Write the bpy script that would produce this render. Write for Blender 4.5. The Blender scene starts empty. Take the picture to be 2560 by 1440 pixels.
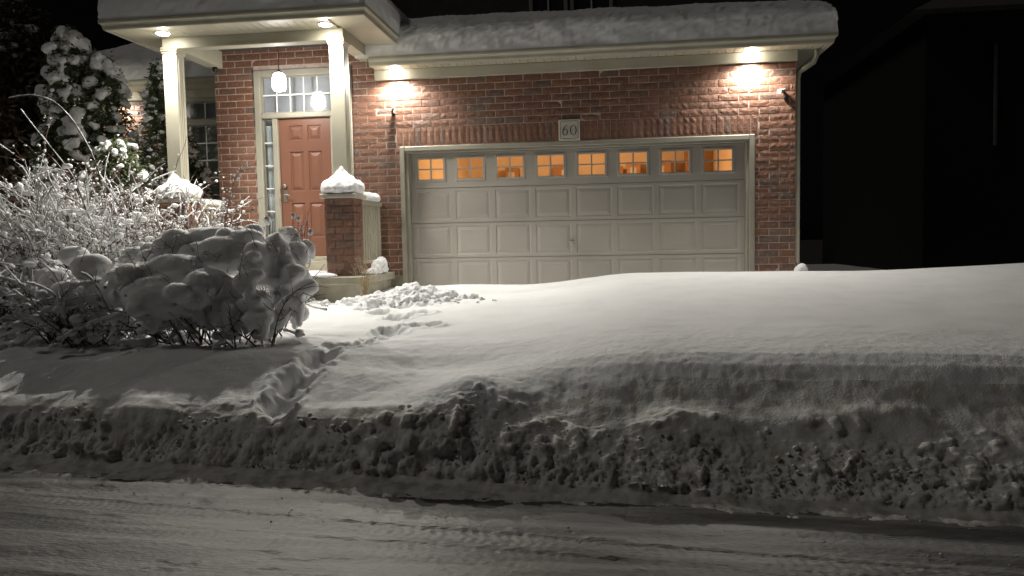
import bpy, math, random
import numpy as np
from mathutils import Matrix, Vector

random.seed(7)
RNG = np.random.default_rng(11)
sc = bpy.context.scene
COL = sc.collection

# ------------------------------------------------------------------ camera
F_PX, W_PX, H_PX = 1898.49, 2560.0, 1440.0
CAM = np.array([2.972, -11.315, 1.6])
YAW, PITCH, ROLL = -0.13245, 0.0632, 0.01882

def ray(u, v):
    a, b = u - W_PX / 2, v - H_PX / 2
    c, s = math.cos(ROLL), math.sin(ROLL)
    x = (c * a - s * b) / F_PX
    zu = -(s * a + c * b) / F_PX
    c, s = math.cos(PITCH), math.sin(PITCH)
    y = c + s * zu
    z = -s + c * zu
    c, s = math.cos(YAW), math.sin(YAW)
    return np.array([c * x + s * y, -s * x + c * y, z])

def at(u, v, Y):
    r = ray(u, v)
    return CAM + (Y - CAM[1]) / r[1] * r

fw = ray(1280, 720)
rt = ray(1281, 720) - fw
up = fw - ray(1280, 721)
fw, rt, up = (Vector(a).normalized() for a in (fw, rt, up))
cam_d = bpy.data.cameras.new('camera')
cam = bpy.data.objects.new('camera', cam_d)
COL.objects.link(cam)
cam_d.sensor_width = 36.0
cam_d.lens = F_PX / W_PX * 36.0
cam_d.clip_start = 0.1
cam_d.clip_end = 500.0
M3 = Matrix((rt, up, -fw)).transposed().to_4x4()
cam.matrix_world = Matrix.Translation(Vector(CAM)) @ M3
sc.camera = cam

# ------------------------------------------------------------------ night sky, weak sun standing in for street lamps, exposure
world = bpy.data.worlds.new('World')
sc.world = world
world.use_nodes = True
wn, wl = world.node_tree.nodes, world.node_tree.links
for n in list(wn):
    wn.remove(n)
w_out = wn.new('ShaderNodeOutputWorld')
w_bg = wn.new('ShaderNodeBackground')
w_sky = wn.new('ShaderNodeTexSky')
w_sky.sky_type = 'NISHITA'
w_sky.sun_disc = False
w_sky.sun_elevation = math.radians(50)
w_sky.sun_rotation = math.radians(230)
w_hsv = wn.new('ShaderNodeHueSaturation')
w_hsv.inputs['Saturation'].default_value = 0.12
wl.new(w_sky.outputs[0], w_hsv.inputs['Color'])
wl.new(w_hsv.outputs[0], w_bg.inputs['Color'])
w_bg.inputs['Strength'].default_value = 0.00013
wl.new(w_bg.outputs[0], w_out.inputs[0])

sun_d = bpy.data.lights.new('night_sun', 'SUN')
sun_d.energy = 0.165
sun_d.angle = math.radians(14)
sun_d.color = (1.0, 0.95, 0.86)
sun = bpy.data.objects.new('night_sun', sun_d)
COL.objects.link(sun)
sun.rotation_euler = Vector((0.62, 0.20, -0.76)).to_track_quat('-Z', 'Y').to_euler()

sc.view_settings.view_transform = 'Standard'
sc.view_settings.look = 'None'
sc.view_settings.gamma = 1.0
sc.view_settings.exposure = 0.52
sc.view_settings.use_curve_mapping = False
sc.cycles.use_denoising = True
sc.cycles.max_bounces = 10
sc.cycles.diffuse_bounces = 5
sc.cycles.glossy_bounces = 4
sc.cycles.transparent_max_bounces = 12
sc.cycles.sample_clamp_indirect = 6.0
sc.cycles.caustics_reflective = False
sc.cycles.caustics_refractive = False

LAMP_COL = (1.0, 0.955, 0.865)
P_GARAGE, P_PORCH, P_PENDANT, P_WING, P_ROOM = 185.0, 245.0, 170.0, 120.0, 110.0

# ------------------------------------------------------------------ numpy noise
def _hash(i, j, k, seed):
    h = (i.astype(np.int64) * 374761393 + j.astype(np.int64) * 668265263 + k.astype(np.int64) * 1274126177 + seed * 974634777) & 0xFFFFFFFF
    h = ((h ^ (h >> 13)) * 1274126177) & 0xFFFFFFFF
    h = ((h ^ (h >> 16)) * 2246822519) & 0xFFFFFFFF
    return (h ^ (h >> 15)) & 0xFFFFFFFF

def perlin(p, seed=0):
    p = np.asarray(p, float)
    f0 = np.floor(p)
    i = f0.astype(np.int64)
    f = p - f0
    w = f * f * f * (f * (f * 6 - 15) + 10)
    out = np.zeros(p.shape[:-1])
    for a in (0, 1):
        for b in (0, 1):
            for c in (0, 1):
                h = _hash(i[..., 0] + a, i[..., 1] + b, i[..., 2] + c, seed)
                gx = ((h & 255) / 127.5 - 1)
                gy = (((h >> 8) & 255) / 127.5 - 1)
                gz = (((h >> 16) & 255) / 127.5 - 1)
                d = gx * (f[..., 0] - a) + gy * (f[..., 1] - b) + gz * (f[..., 2] - c)
                wt = (w[..., 0] if a else 1 - w[..., 0]) * (w[..., 1] if b else 1 - w[..., 1]) * (w[..., 2] if c else 1 - w[..., 2])
                out += d * wt
    return out

def fbm(p, octv=4, seed=0, gain=0.5):
    p = np.asarray(p, float)
    o = 0
    a = 1.0
    for k in range(octv):
        o = o + a * perlin(p, seed + k)
        p = p * 2.03 + 17.3
        a *= gain
    return o

def worley(p, seed=0):
    p = np.asarray(p, float)
    i = np.floor(p).astype(np.int64)
    best = np.full(p.shape[:-1], 9.0)
    for a in (-1, 0, 1):
        for b in (-1, 0, 1):
            for c in (-1, 0, 1):
                q = i + np.array([a, b, c])
                h = _hash(q[..., 0], q[..., 1], q[..., 2], seed)
                fx = q[..., 0] + (h & 1023) / 1023.0
                fy = q[..., 1] + ((h >> 10) & 1023) / 1023.0
                fz = q[..., 2] + ((h >> 20) & 1023) / 1023.0
                d = (fx - p[..., 0]) ** 2 + (fy - p[..., 1]) ** 2 + (fz - p[..., 2]) ** 2
                best = np.minimum(best, d)
    return np.sqrt(best)

def sstep(a, b, x):
    t = np.clip((x - a) / (b - a), 0, 1)
    return t * t * (3 - 2 * t)

# ------------------------------------------------------------------ materials
def mat(name, base, rough=0.6, noise=None, bump=None, metal=0.0, spec=0.5, emit=None, vary=None, coords='Object'):
    """noise=(scale, colour2, detail, lo, hi); bump=(scale, strength, distance); vary=list of ramp colours by piece"""
    m = bpy.data.materials.new(name)
    m.use_nodes = True
    nt = m.node_tree
    b = nt.nodes['Principled BSDF']
    b.inputs['Base Color'].default_value = (*base, 1)
    b.inputs['Roughness'].default_value = rough
    b.inputs['Metallic'].default_value = metal
    b.inputs['Specular IOR Level'].default_value = spec
    tc = nt.nodes.new('ShaderNodeTexCoord')
    src = None
    if vary:
        oi = nt.nodes.new('ShaderNodeObjectInfo')
        ge = nt.nodes.new('ShaderNodeNewGeometry')
        ad = nt.nodes.new('ShaderNodeMath'); ad.operation = 'ADD'
        fr = nt.nodes.new('ShaderNodeMath'); fr.operation = 'FRACT'
        nt.links.new(oi.outputs['Random'], ad.inputs[0])
        nt.links.new(ge.outputs['Random Per Island'], ad.inputs[1])
        nt.links.new(ad.outputs[0], fr.inputs[0])
        rp = nt.nodes.new('ShaderNodeValToRGB')
        rp.color_ramp.interpolation = 'LINEAR'
        el = rp.color_ramp.elements
        while len(el) < len(vary):
            el.new(0.5)
        for e, (pos, c) in zip(el, vary):
            e.position = pos
            e.color = (*c, 1)
        nt.links.new(fr.outputs[0], rp.inputs[0])
        src = rp.outputs[0]
    if noise:
        sca, c2, det, lo, hi = noise[:5]
        nz = nt.nodes.new('ShaderNodeTexNoise')
        nz.inputs['Scale'].default_value = sca
        nz.inputs['Detail'].default_value = det
        vec = tc.outputs[coords]
        if len(noise) > 5:
            mp = nt.nodes.new('ShaderNodeMapping')
            mp.inputs['Scale'].default_value = noise[5]
            nt.links.new(vec, mp.inputs[0])
            vec = mp.outputs[0]
        nt.links.new(vec, nz.inputs['Vector'])
        mr = nt.nodes.new('ShaderNodeMapRange')
        mr.inputs['From Min'].default_value = lo
        mr.inputs['From Max'].default_value = hi
        nt.links.new(nz.outputs['Fac'], mr.inputs['Value'])
        mx = nt.nodes.new('ShaderNodeMix'); mx.data_type = 'RGBA'
        nt.links.new(mr.outputs[0], mx.inputs[0])
        if src is not None:
            nt.links.new(src, mx.inputs[6])
        else:
            mx.inputs[6].default_value = (*base, 1)
        mx.inputs[7].default_value = (*c2, 1)
        src = mx.outputs[2]
    if src is not None:
        nt.links.new(src, b.inputs['Base Color'])
    if bump:
        nb = nt.nodes.new('ShaderNodeTexNoise')
        nb.inputs['Scale'].default_value = bump[0]
        nb.inputs['Detail'].default_value = 5
        vec = tc.outputs[coords]
        if len(bump) > 3:
            mp = nt.nodes.new('ShaderNodeMapping')
            mp.inputs['Scale'].default_value = bump[3]
            nt.links.new(vec, mp.inputs[0])
            vec = mp.outputs[0]
        nt.links.new(vec, nb.inputs['Vector'])
        bp = nt.nodes.new('ShaderNodeBump')
        bp.inputs['Strength'].default_value = bump[1]
        bp.inputs['Distance'].default_value = bump[2]
        nt.links.new(nb.outputs['Fac'], bp.inputs['Height'])
        nt.links.new(bp.outputs[0], b.inputs['Normal'])
    if emit:
        b.inputs['Emission Color'].default_value = (*emit[0], 1)
        b.inputs['Emission Strength'].default_value = emit[1]
    return m

def glass(name, tint=(1, 1, 1), gloss=0.08, rough=0.02):
    m = bpy.data.materials.new(name)
    m.use_nodes = True
    nt = m.node_tree
    nt.nodes.remove(nt.nodes['Principled BSDF'])
    out = nt.nodes['Material Output']
    tr = nt.nodes.new('ShaderNodeBsdfTransparent')
    tr.inputs[0].default_value = (*tint, 1)
    gl = nt.nodes.new('ShaderNodeBsdfGlossy')
    gl.inputs['Roughness'].default_value = rough
    fr = nt.nodes.new('ShaderNodeLayerWeight')
    fr.inputs['Blend'].default_value = 0.5
    pw = nt.nodes.new('ShaderNodeMath'); pw.operation = 'POWER'
    pw.inputs[1].default_value = 4.0
    nt.links.new(fr.outputs['Facing'], pw.inputs[0])
    ad = nt.nodes.new('ShaderNodeMath'); ad.operation = 'MULTIPLY_ADD'
    ad.inputs[1].default_value = 0.6
    ad.inputs[2].default_value = 0.03 + gloss
    nt.links.new(pw.outputs[0], ad.inputs[0])
    mx = nt.nodes.new('ShaderNodeMixShader')
    nt.links.new(ad.outputs[0], mx.inputs[0])
    nt.links.new(tr.outputs[0], mx.inputs[1])
    nt.links.new(gl.outputs[0], mx.inputs[2])
    nt.links.new(mx.outputs[0], out.inputs[0])
    return m

SNOW = mat('snow', (0.85, 0.858, 0.868), 0.75, noise=(3.0, (0.80, 0.81, 0.82), 8, 0.45, 0.65), bump=(110, 0.8, 0.010), spec=0.25)
SNOW_SOFT = mat('soft_snow', (0.88, 0.885, 0.89), 0.75, bump=(60, 0.25, 0.006), spec=0.2)
_b = SNOW_SOFT.node_tree.nodes['Principled BSDF']
_b.inputs['Subsurface Weight'].default_value = 0.55
_b.inputs['Subsurface Radius'].default_value = (1.0, 0.95, 0.9)
_b.inputs['Subsurface Scale'].default_value = 0.05
SNOW_ROOF = mat('roof_snow', (0.86, 0.865, 0.875), 0.75, bump=(40, 0.3, 0.006), spec=0.25)
SNOW_BANK = mat('bank_snow', (0.74, 0.735, 0.72), 0.85, noise=(7.0, (0.48, 0.455, 0.41), 8, 0.46, 0.70), bump=(60, 0.6, 0.010), spec=0.2)
SNOW_DIRTY = mat('ploughed_snow', (0.62, 0.605, 0.575), 0.8, noise=(9, (0.38, 0.365, 0.335), 5, 0.45, 0.65), bump=(60, 0.4, 0.006), spec=0.2)
BRICK = mat('red_brick', (0.3, 0.1, 0.06), 0.52,
            vary=[(0.0, (0.192, 0.088, 0.054)), (0.3, (0.152, 0.072, 0.046)), (0.55, (0.210, 0.100, 0.062)),
                  (0.80, (0.150, 0.076, 0.052)), (0.90, (0.125, 0.092, 0.076)), (1.0, (0.25, 0.13, 0.092))],
            noise=(26, (0.31, 0.185, 0.13), 6, 0.52, 0.80), bump=(34, 0.75, 0.009), spec=0.55)
MORTAR = mat('mortar', (0.56, 0.46, 0.40), 0.9, noise=(14, (0.40, 0.31, 0.27), 4, 0.4, 0.7), bump=(80, 0.4, 0.004), spec=0.2)
TRIM = mat('taupe_trim_paint', (0.43, 0.41, 0.325), 0.5, noise=(3, (0.385, 0.365, 0.29), 3, 0.4, 0.7), spec=0.4)
TRIM2 = mat('taupe_door_frame_paint', (0.34, 0.325, 0.265), 0.5, noise=(4, (0.30, 0.285, 0.235), 3, 0.4, 0.7))
GDOOR = mat('garage_door_paint', (0.39, 0.365, 0.325), 0.5, noise=(1.3, (0.35, 0.328, 0.29), 5, 0.4, 0.7), bump=(120, 0.08, 0.002, (0.15, 1, 1)))
RED_DOOR = mat('terracotta_door_paint', (0.200, 0.088, 0.056), 0.45, noise=(2, (0.182, 0.080, 0.050), 3, 0.4, 0.7))
WHITE = mat('white_muntin', (0.78, 0.78, 0.76), 0.4, noise=(5, (0.72, 0.72, 0.70), 3, 0.4, 0.7))
CONCRETE = mat('porch_concrete', (0.40, 0.37, 0.29), 0.85, noise=(6, (0.30, 0.28, 0.22), 6, 0.4, 0.7), bump=(60, 0.4, 0.004))
STONE = mat('pier_cap_stone', (0.46, 0.43, 0.36), 0.8, noise=(9, (0.36, 0.34, 0.28), 5, 0.4, 0.7), bump=(70, 0.4, 0.004))
METAL = mat('dark_metal', (0.03, 0.03, 0.03), 0.4, metal=0.6, noise=(20, (0.05, 0.05, 0.05), 3, 0.4, 0.7))
NICKEL = mat('aged_nickel', (0.45, 0.42, 0.36), 0.3, metal=0.9, noise=(30, (0.32, 0.30, 0.26), 3, 0.4, 0.7))
SHINGLE = mat('dark_shingle', (0.06, 0.06, 0.06), 0.9, noise=(12, (0.09, 0.085, 0.08), 4, 0.4, 0.7))
CAMWHITE = mat('white_camera_plastic', (0.8, 0.8, 0.8), 0.35, noise=(8, (0.74, 0.74, 0.74), 2, 0.4, 0.7))
PLATE = mat('grey_plate', (0.52, 0.49, 0.42), 0.7, noise=(12, (0.46, 0.43, 0.37), 4, 0.4, 0.7), bump=(90, 0.2, 0.002))
INK = mat('black_numeral', (0.015, 0.013, 0.01), 0.6, noise=(20, (0.03, 0.025, 0.02), 2, 0.4, 0.7))
SHADE_BRICK = mat('shaded_brick', (0.075, 0.072, 0.070), 0.9, noise=(5, (0.055, 0.053, 0.05), 5, 0.4, 0.7))  # brick with the night shade put into its colour
BLACKROOM = mat('dark_room', (0.02, 0.02, 0.022), 0.9, noise=(3, (0.03, 0.03, 0.03), 2, 0.4, 0.7))
PLASTER = mat('garage_plaster', (0.78, 0.62, 0.42), 0.9, noise=(1.2, (0.70, 0.54, 0.36), 4, 0.4, 0.7))
CARD = mat('cardboard', (0.36, 0.20, 0.10), 0.9, noise=(5, (0.28, 0.15, 0.07), 4, 0.4, 0.7),
           vary=[(0, (0.42, 0.25, 0.13)), (0.35, (0.30, 0.14, 0.07)), (0.7, (0.50, 0.28, 0.14)), (1, (0.22, 0.10, 0.06))])
CURTAIN = mat('sheer_curtain', (0.82, 0.85, 0.82), 0.9, noise=(14, (0.66, 0.70, 0.68), 3, 0.4, 0.7, (1, 1, 0.08)))
HALL = mat('pale_hall_backing', (0.85, 0.85, 0.87), 0.9, noise=(2, (0.66, 0.66, 0.69), 3, 0.4, 0.7))  # kept near white so the transom reads as lit
BARK = mat('reddish_bark', (0.10, 0.055, 0.04), 0.9, noise=(20, (0.16, 0.10, 0.075), 3, 0.4, 0.7))
TWIG = mat('grey_twig', (0.085, 0.062, 0.05), 0.9, noise=(20, (0.14, 0.10, 0.08), 3, 0.4, 0.7))
CEDAR = mat('cedar_foliage', (0.062, 0.088, 0.034), 0.7, noise=(7, (0.115, 0.14, 0.06), 3, 0.4, 0.7))
OLDFIR = mat('dull_conifer_foliage', (0.115, 0.090, 0.050), 0.85, noise=(4, (0.17, 0.14, 0.085), 3, 0.4, 0.7))
STRAW = mat('dry_straw', (0.42, 0.34, 0.20), 0.85, noise=(12, (0.30, 0.23, 0.12), 3, 0.4, 0.7))
PANE = glass('clear_pane', (0.96, 0.96, 0.95), 0.02)
PANE_DARK = glass('dark_pane', (0.75, 0.77, 0.78), 0.10, 0.03)
PANE_FRONT = glass('entry_pane', (0.9, 0.92, 0.94), 0.05, 0.11)
BULB = mat('lit_bulb', (1, 1, 1), 0.4, emit=((1.0, 0.93, 0.80), 62.0), noise=(5, (0.97, 0.97, 0.97), 1, 0.4, 0.7))
GLOBE = mat('lit_opal_globe', (1, 1, 1), 0.4, emit=((1.0, 0.96, 0.90), 30.0), noise=(5, (0.97, 0.97, 0.97), 1, 0.4, 0.7))
ROOMBULB = mat('lit_room_bulb', (1, 1, 1), 0.4, emit=((1.0, 0.62, 0.26), 8.0), noise=(5, (0.97, 0.97, 0.97), 1, 0.4, 0.7))

# ------------------------------------------------------------------ mesh helpers
def link(name, me, m, parent=None, smooth=False, loc=None):
    if m is not None and not me.materials:
        me.materials.append(m)
    o = bpy.data.objects.new(name, me)
    COL.objects.link(o)
    if loc is not None:
        o.location = loc
    if parent is not None:
        o.parent = parent
        o.matrix_parent_inverse = ROOT_INV[parent.name]
        ROOT_INV[o.name] = Matrix.Translation(-Vector(o.location))
        if parent.type != 'EMPTY':
            o.matrix_parent_inverse = Matrix.Translation(-Vector(parent.location))
    else:
        ROOT_INV[o.name] = Matrix.Translation(-Vector(o.location))
    return o

ROOT_INV = {}
def empty(name, loc, label=None, cat=None, group=None):
    o = bpy.data.objects.new(name, None)
    o.empty_display_size = 0.2
    COL.objects.link(o)
    o.location = loc
    ROOT_INV[o.name] = Matrix.Translation(-Vector(loc))
    if label:
        tag(o, label, cat, group)
    return o

def tag(o, label=None, cat=None, group=None, kind=None):
    if label: o['label'] = label
    if cat: o['category'] = cat
    if group: o['group'] = group
    if kind: o['kind'] = kind
    return o

def mesh(name, V, F, smooth=False):
    me = bpy.data.meshes.new(name)
    V = np.asarray(V, float).reshape(-1, 3)
    if isinstance(F, np.ndarray):
        nf, k = F.shape
        me.vertices.add(len(V))
        me.vertices.foreach_set('co', V.ravel())
        me.loops.add(nf * k)
        me.loops.foreach_set('vertex_index', F.astype(np.int32).ravel())
        me.polygons.add(nf)
        me.polygons.foreach_set('loop_start', np.arange(0, nf * k, k, dtype=np.int32))
        me.polygons.foreach_set('loop_total', np.full(nf, k, dtype=np.int32))
        me.update(calc_edges=True)
    else:
        me.from_pydata([tuple(v) for v in V], [], F)
        me.update()
    if smooth:
        me.polygons.foreach_set('use_smooth', np.ones(len(me.polygons), dtype=bool))
    return me

class MB:
    def __init__(self):
        self.V = []; self.F = []; self.n = 0
    def add(self, V, F):
        self.V += [tuple(v) for v in V]
        self.F += [tuple(i + self.n for i in f) for f in F]
        self.n = len(self.V)
        return self
    def box(self, x0, x1, y0, y1, z0, z1, b=0.0):
        if b <= 0:
            V = [(x, y, z) for x in (x0, x1) for y in (y0, y1) for z in (z0, z1)]
            return self.add(V, [(0, 1, 3, 2), (4, 6, 7, 5), (0, 4, 5, 1), (2, 3, 7, 6), (0, 2, 6, 4), (1, 5, 7, 3)])
        V, F = bevel_box(x0, x1, y0, y1, z0, z1, b)
        return self.add(V, F)
    def tube(self, pts, rad, seg=6, cap=True):
        pts = [np.array(p, float) for p in pts]
        n = len(pts)
        rads = rad if hasattr(rad, '__len__') else [rad] * n
        base = []
        prev = None
        for i in range(n):
            t = pts[min(i + 1, n - 1)] - pts[max(i - 1, 0)]
            t = t / (np.linalg.norm(t) + 1e-9)
            if prev is None:
                a = np.array([0, 0, 1.0]) if abs(t[2]) < 0.9 else np.array([1.0, 0, 0])
            else:
                a = prev
            x = a - t * np.dot(a, t); x /= np.linalg.norm(x) + 1e-9
            y = np.cross(t, x)
            prev = x
            for k in range(seg):
                an = 2 * math.pi * k / seg
                base.append(pts[i] + rads[i] * (math.cos(an) * x + math.sin(an) * y))
        F = []
        for i in range(n - 1):
            for k in range(seg):
                F.append((i * seg + k, i * seg + (k + 1) % seg, (i + 1) * seg + (k + 1) % seg, (i + 1) * seg + k))
        if cap:
            F.append(tuple(reversed(range(seg))))
            F.append(tuple((n - 1) * seg + k for k in range(seg)))
        return self.add(base, F)
    def lathe(self, prof, c, seg=16, axis='z'):
        """prof: (radius, height) list"""
        V = []
        for r, h in prof:
            for k in range(seg):
                an = 2 * math.pi * k / seg
                x, y = r * math.cos(an), r * math.sin(an)
                V.append((c[0] + x, c[1] + y, c[2] + h) if axis == 'z' else (c[0] + x, c[1] + h, c[2] + y))
        F = []
        n = len(prof)
        for i in range(n - 1):
            for k in range(seg):
                F.append((i * seg + k, i * seg + (k + 1) % seg, (i + 1) * seg + (k + 1) % seg, (i + 1) * seg + k))
        F.append(tuple(reversed(range(seg))))
        F.append(tuple((n - 1) * seg + k for k in range(seg)))
        return self.add(V, F)
    def build(self, name, m, parent=None, smooth=False):
        return link(name, mesh(name, self.V, self.F, smooth), m, parent)

def bevel_box(x0, x1, y0, y1, z0, z1, b):
    # 24-vertex box with chamfered edges
    V = []; idx = {}
    X, Y, Z = (x0, x1), (y0, y1), (z0, z1)
    for i in (0, 1):
        for j in (0, 1):
            for k in (0, 1):
                sx, sy, sz = (b if i == 0 else -b), (b if j == 0 else -b), (b if k == 0 else -b)
                idx[i, j, k, 'x'] = len(V); V.append((X[i], Y[j] + sy, Z[k] + sz))
                idx[i, j, k, 'y'] = len(V); V.append((X[i] + sx, Y[j], Z[k] + sz))
                idx[i, j, k, 'z'] = len(V); V.append((X[i] + sx, Y[j] + sy, Z[k]))
    F = []
    for i in (0, 1):
        q = [idx[i, 0, 0, 'x'], idx[i, 0, 1, 'x'], idx[i, 1, 1, 'x'], idx[i, 1, 0, 'x']]
        F.append(q if i == 0 else q[::-1])
        q = [idx[0, i, 0, 'y'], idx[1, i, 0, 'y'], idx[1, i, 1, 'y'], idx[0, i, 1, 'y']]
        F.append(q if i == 0 else q[::-1])
        q = [idx[0, 0, i, 'z'], idx[0, 1, i, 'z'], idx[1, 1, i, 'z'], idx[1, 0, i, 'z']]
        F.append(q if i == 0 else q[::-1])
    for a in (0, 1):
        for c in (0, 1):
            F.append([idx[0, a, c, 'y'], idx[1, a, c, 'y'], idx[1, a, c, 'z'], idx[0, a, c, 'z']])
            F.append([idx[a, 0, c, 'x'], idx[a, 1, c, 'x'], idx[a, 1, c, 'z'], idx[a, 0, c, 'z']])
            F.append([idx[a, c, 0, 'x'], idx[a, c, 1, 'x'], idx[a, c, 1, 'y'], idx[a, c, 0, 'y']])
    for i in (0, 1):
        for j in (0, 1):
            for k in (0, 1):
                F.append([idx[i, j, k, 'x'], idx[i, j, k, 'y'], idx[i, j, k, 'z']])
    return V, [tuple(f) for f in F]

def box(name, x0, x1, y0, y1, z0, z1, m, parent=None, b=0.0):
    return MB().box(x0, x1, y0, y1, z0, z1, b).build(name, m, parent)

def sweep(prof, path):
    """closed profile (outward, z) carried along an XY path with mitred corners; outward is to the right of travel"""
    n = len(path); k = len(prof)
    V = []
    for i in range(n):
        p = np.array(path[i], float)
        def nrm(a, b):
            d = np.array(b, float) - np.array(a, float); d /= np.linalg.norm(d)
            return np.array([d[1], -d[0]])
        if i == 0: m_ = nrm(path[0], path[1])
        elif i == n - 1: m_ = nrm(path[-2], path[-1])
        else:
            a, b2 = nrm(path[i - 1], path[i]), nrm(path[i], path[i + 1])
            m_ = a + b2; m_ = m_ / np.dot(m_, a)
        for d, z in prof:
            V.append((p[0] + m_[0] * d, p[1] + m_[1] * d, z))
    F = []
    for i in range(n - 1):
        for j in range(k):
            F.append((i * k + j, i * k + (j + 1) % k, (i + 1) * k + (j + 1) % k, (i + 1) * k + j))
    F.append(tuple(range(k)))
    F.append(tuple(reversed([(n - 1) * k + j for j in range(k)])))
    return V, F

def grid_mesh(name, P, smooth=True, flip=False):
    n, m_ = P.shape[:2]
    I = np.arange(n * m_).reshape(n, m_)
    F = np.stack([I[:-1, :-1], I[:-1, 1:], I[1:, 1:], I[1:, :-1]], -1).reshape(-1, 4)
    if flip:
        F = F[:, ::-1]
    return mesh(name, P.reshape(-1, 3), np.ascontiguousarray(F), smooth)

def grid_normals(P):
    du = np.gradient(P, axis=1); dv = np.gradient(P, axis=0)
    N = np.cross(du, dv)
    return N / (np.linalg.norm(N, axis=-1, keepdims=True) + 1e-12)

# unit icosphere templates
def ico(level):
    t = (1 + 5 ** 0.5) / 2
    V = [np.array(v, float) / math.sqrt(1 + t * t) for v in ((-1, t, 0), (1, t, 0), (-1, -t, 0), (1, -t, 0), (0, -1, t), (0, 1, t), (0, -1, -t), (0, 1, -t), (t, 0, -1), (t, 0, 1), (-t, 0, -1), (-t, 0, 1))]
    F = [(0, 11, 5), (0, 5, 1), (0, 1, 7), (0, 7, 10), (0, 10, 11), (1, 5, 9), (5, 11, 4), (11, 10, 2), (10, 7, 6), (7, 1, 8), (3, 9, 4), (3, 4, 2), (3, 2, 6), (3, 6, 8), (3, 8, 9), (4, 9, 5), (2, 4, 11), (6, 2, 10), (8, 6, 7), (9, 8, 1)]
    for _ in range(level):
        cache = {}; F2 = []
        def mid(a, b):
            k = (min(a, b), max(a, b))
            if k not in cache:
                p = V[a] + V[b]; V.append(p / np.linalg.norm(p)); cache[k] = len(V) - 1
            return cache[k]
        for a, b, c in F:
            x, y, z = mid(a, b), mid(b, c), mid(c, a)
            F2 += [(a, x, z), (b, y, x), (c, z, y), (x, y, z)]
        F = F2
    return np.array(V), np.array(F, dtype=np.int64)

ICO = {k: ico(k) for k in (0, 1, 2, 3)}

def blobs(C, R, level=1, jitter=0.18, rot=True, rough=0.0, seed=3):
    """many lumps in one vertex/face block: centres C (n,3), radii R (n,3)"""
    V0, F0 = ICO[level]
    rng = np.random.default_rng(seed)
    C = np.asarray(C, float); R = np.asarray(R, float)
    n = len(C)
    V = np.repeat(V0[None], n, 0).copy()
    V *= 1 + jitter * rng.standard_normal((n, len(V0), 1))
    V = V * R[:, None, :]
    if rot:
        a = rng.uniform(0, 2 * math.pi, n)
        c, s = np.cos(a)[:, None], np.sin(a)[:, None]
        x, y = V[..., 0].copy(), V[..., 1].copy()
        V[..., 0] = c * x - s * y
        V[..., 1] = s * x + c * y
    V += C[:, None, :]
    F = (F0[None] + (np.arange(n) * len(V0))[:, None, None]).reshape(-1, 3)
    return V.reshape(-1, 3), F

# ================================================================== GROUND: snow over yard and driveway, road
def road_s(x, y):
    return (y + 6.35 + 0.098 * x) * 0.9952

def y_of(x, s):
    return s / 0.9952 - 6.35 - 0.098 * x

SL = np.array([-0.32, -0.24, -0.06, 0, 0.04, 0.10, 0.17, 0.28, 0.5, 0.8, 1.2, 1.75, 2.6, 3.5, 4.6, 6.0, 7, 9, 14])
ZL = np.array([-0.03, 0.006, 0.028, 0.05, 0.14, 0.28, 0.385, 0.435, 0.485, 0.555, 0.635, 0.70, 0.75, 0.80, 0.86, 0.90, 0.95, 1.0, 1.0])
SR = np.array([-0.32, -0.13, -0.05, 0, 0.05, 0.14, 0.28, 0.42, 0.56, 0.70, 0.84, 0.98, 1.15, 1.5, 2.0, 3.5, 5.0, 6.3, 7.2, 9, 14])
ZR = np.array([-0.03, 0.002, 0.02, 0.04, 0.10, 0.19, 0.30, 0.39, 0.48, 0.60, 0.705, 0.765, 0.79, 0.815, 0.84, 0.93, 1.04, 1.10, 1.02, 0.8, 0.7])

def base_h(x, s):
    w = sstep(1.7, 3.4, x)
    zl = np.interp(s, SL, ZL); zr = np.interp(s, SR, ZR)
    h = zl * (1 - w) + zr * w
    return h

# trodden trail: (x, y, radius_x, radius_y, depth)
TRAIL = [(0.52, -6.02, .15, .26, .15), (0.50, -5.66, .17, .28, .17), (0.52, -5.26, .16, .24, .14), (0.62, -4.86, .22, .16, .12),
         (0.74, -4.55, .12, .16, .10), (0.80, -4.15, .16, .18, .13), (1.06, -3.80, .20, .12, .12), (0.74, -3.98, .12, .10, .10),
         (0.66, -3.35, .15, .20, .15), (0.86, -3.05, .13, .16, .12), (0.35, -2.95, .14, .18, .13), (0.08, -2.62, .16, .18, .15), (0.45, -2.5, .14, .16, .12),
         (0.70, -2.35, .13, .14, .10), (-0.2, -2.3, .2, .15, .10)]

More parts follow.
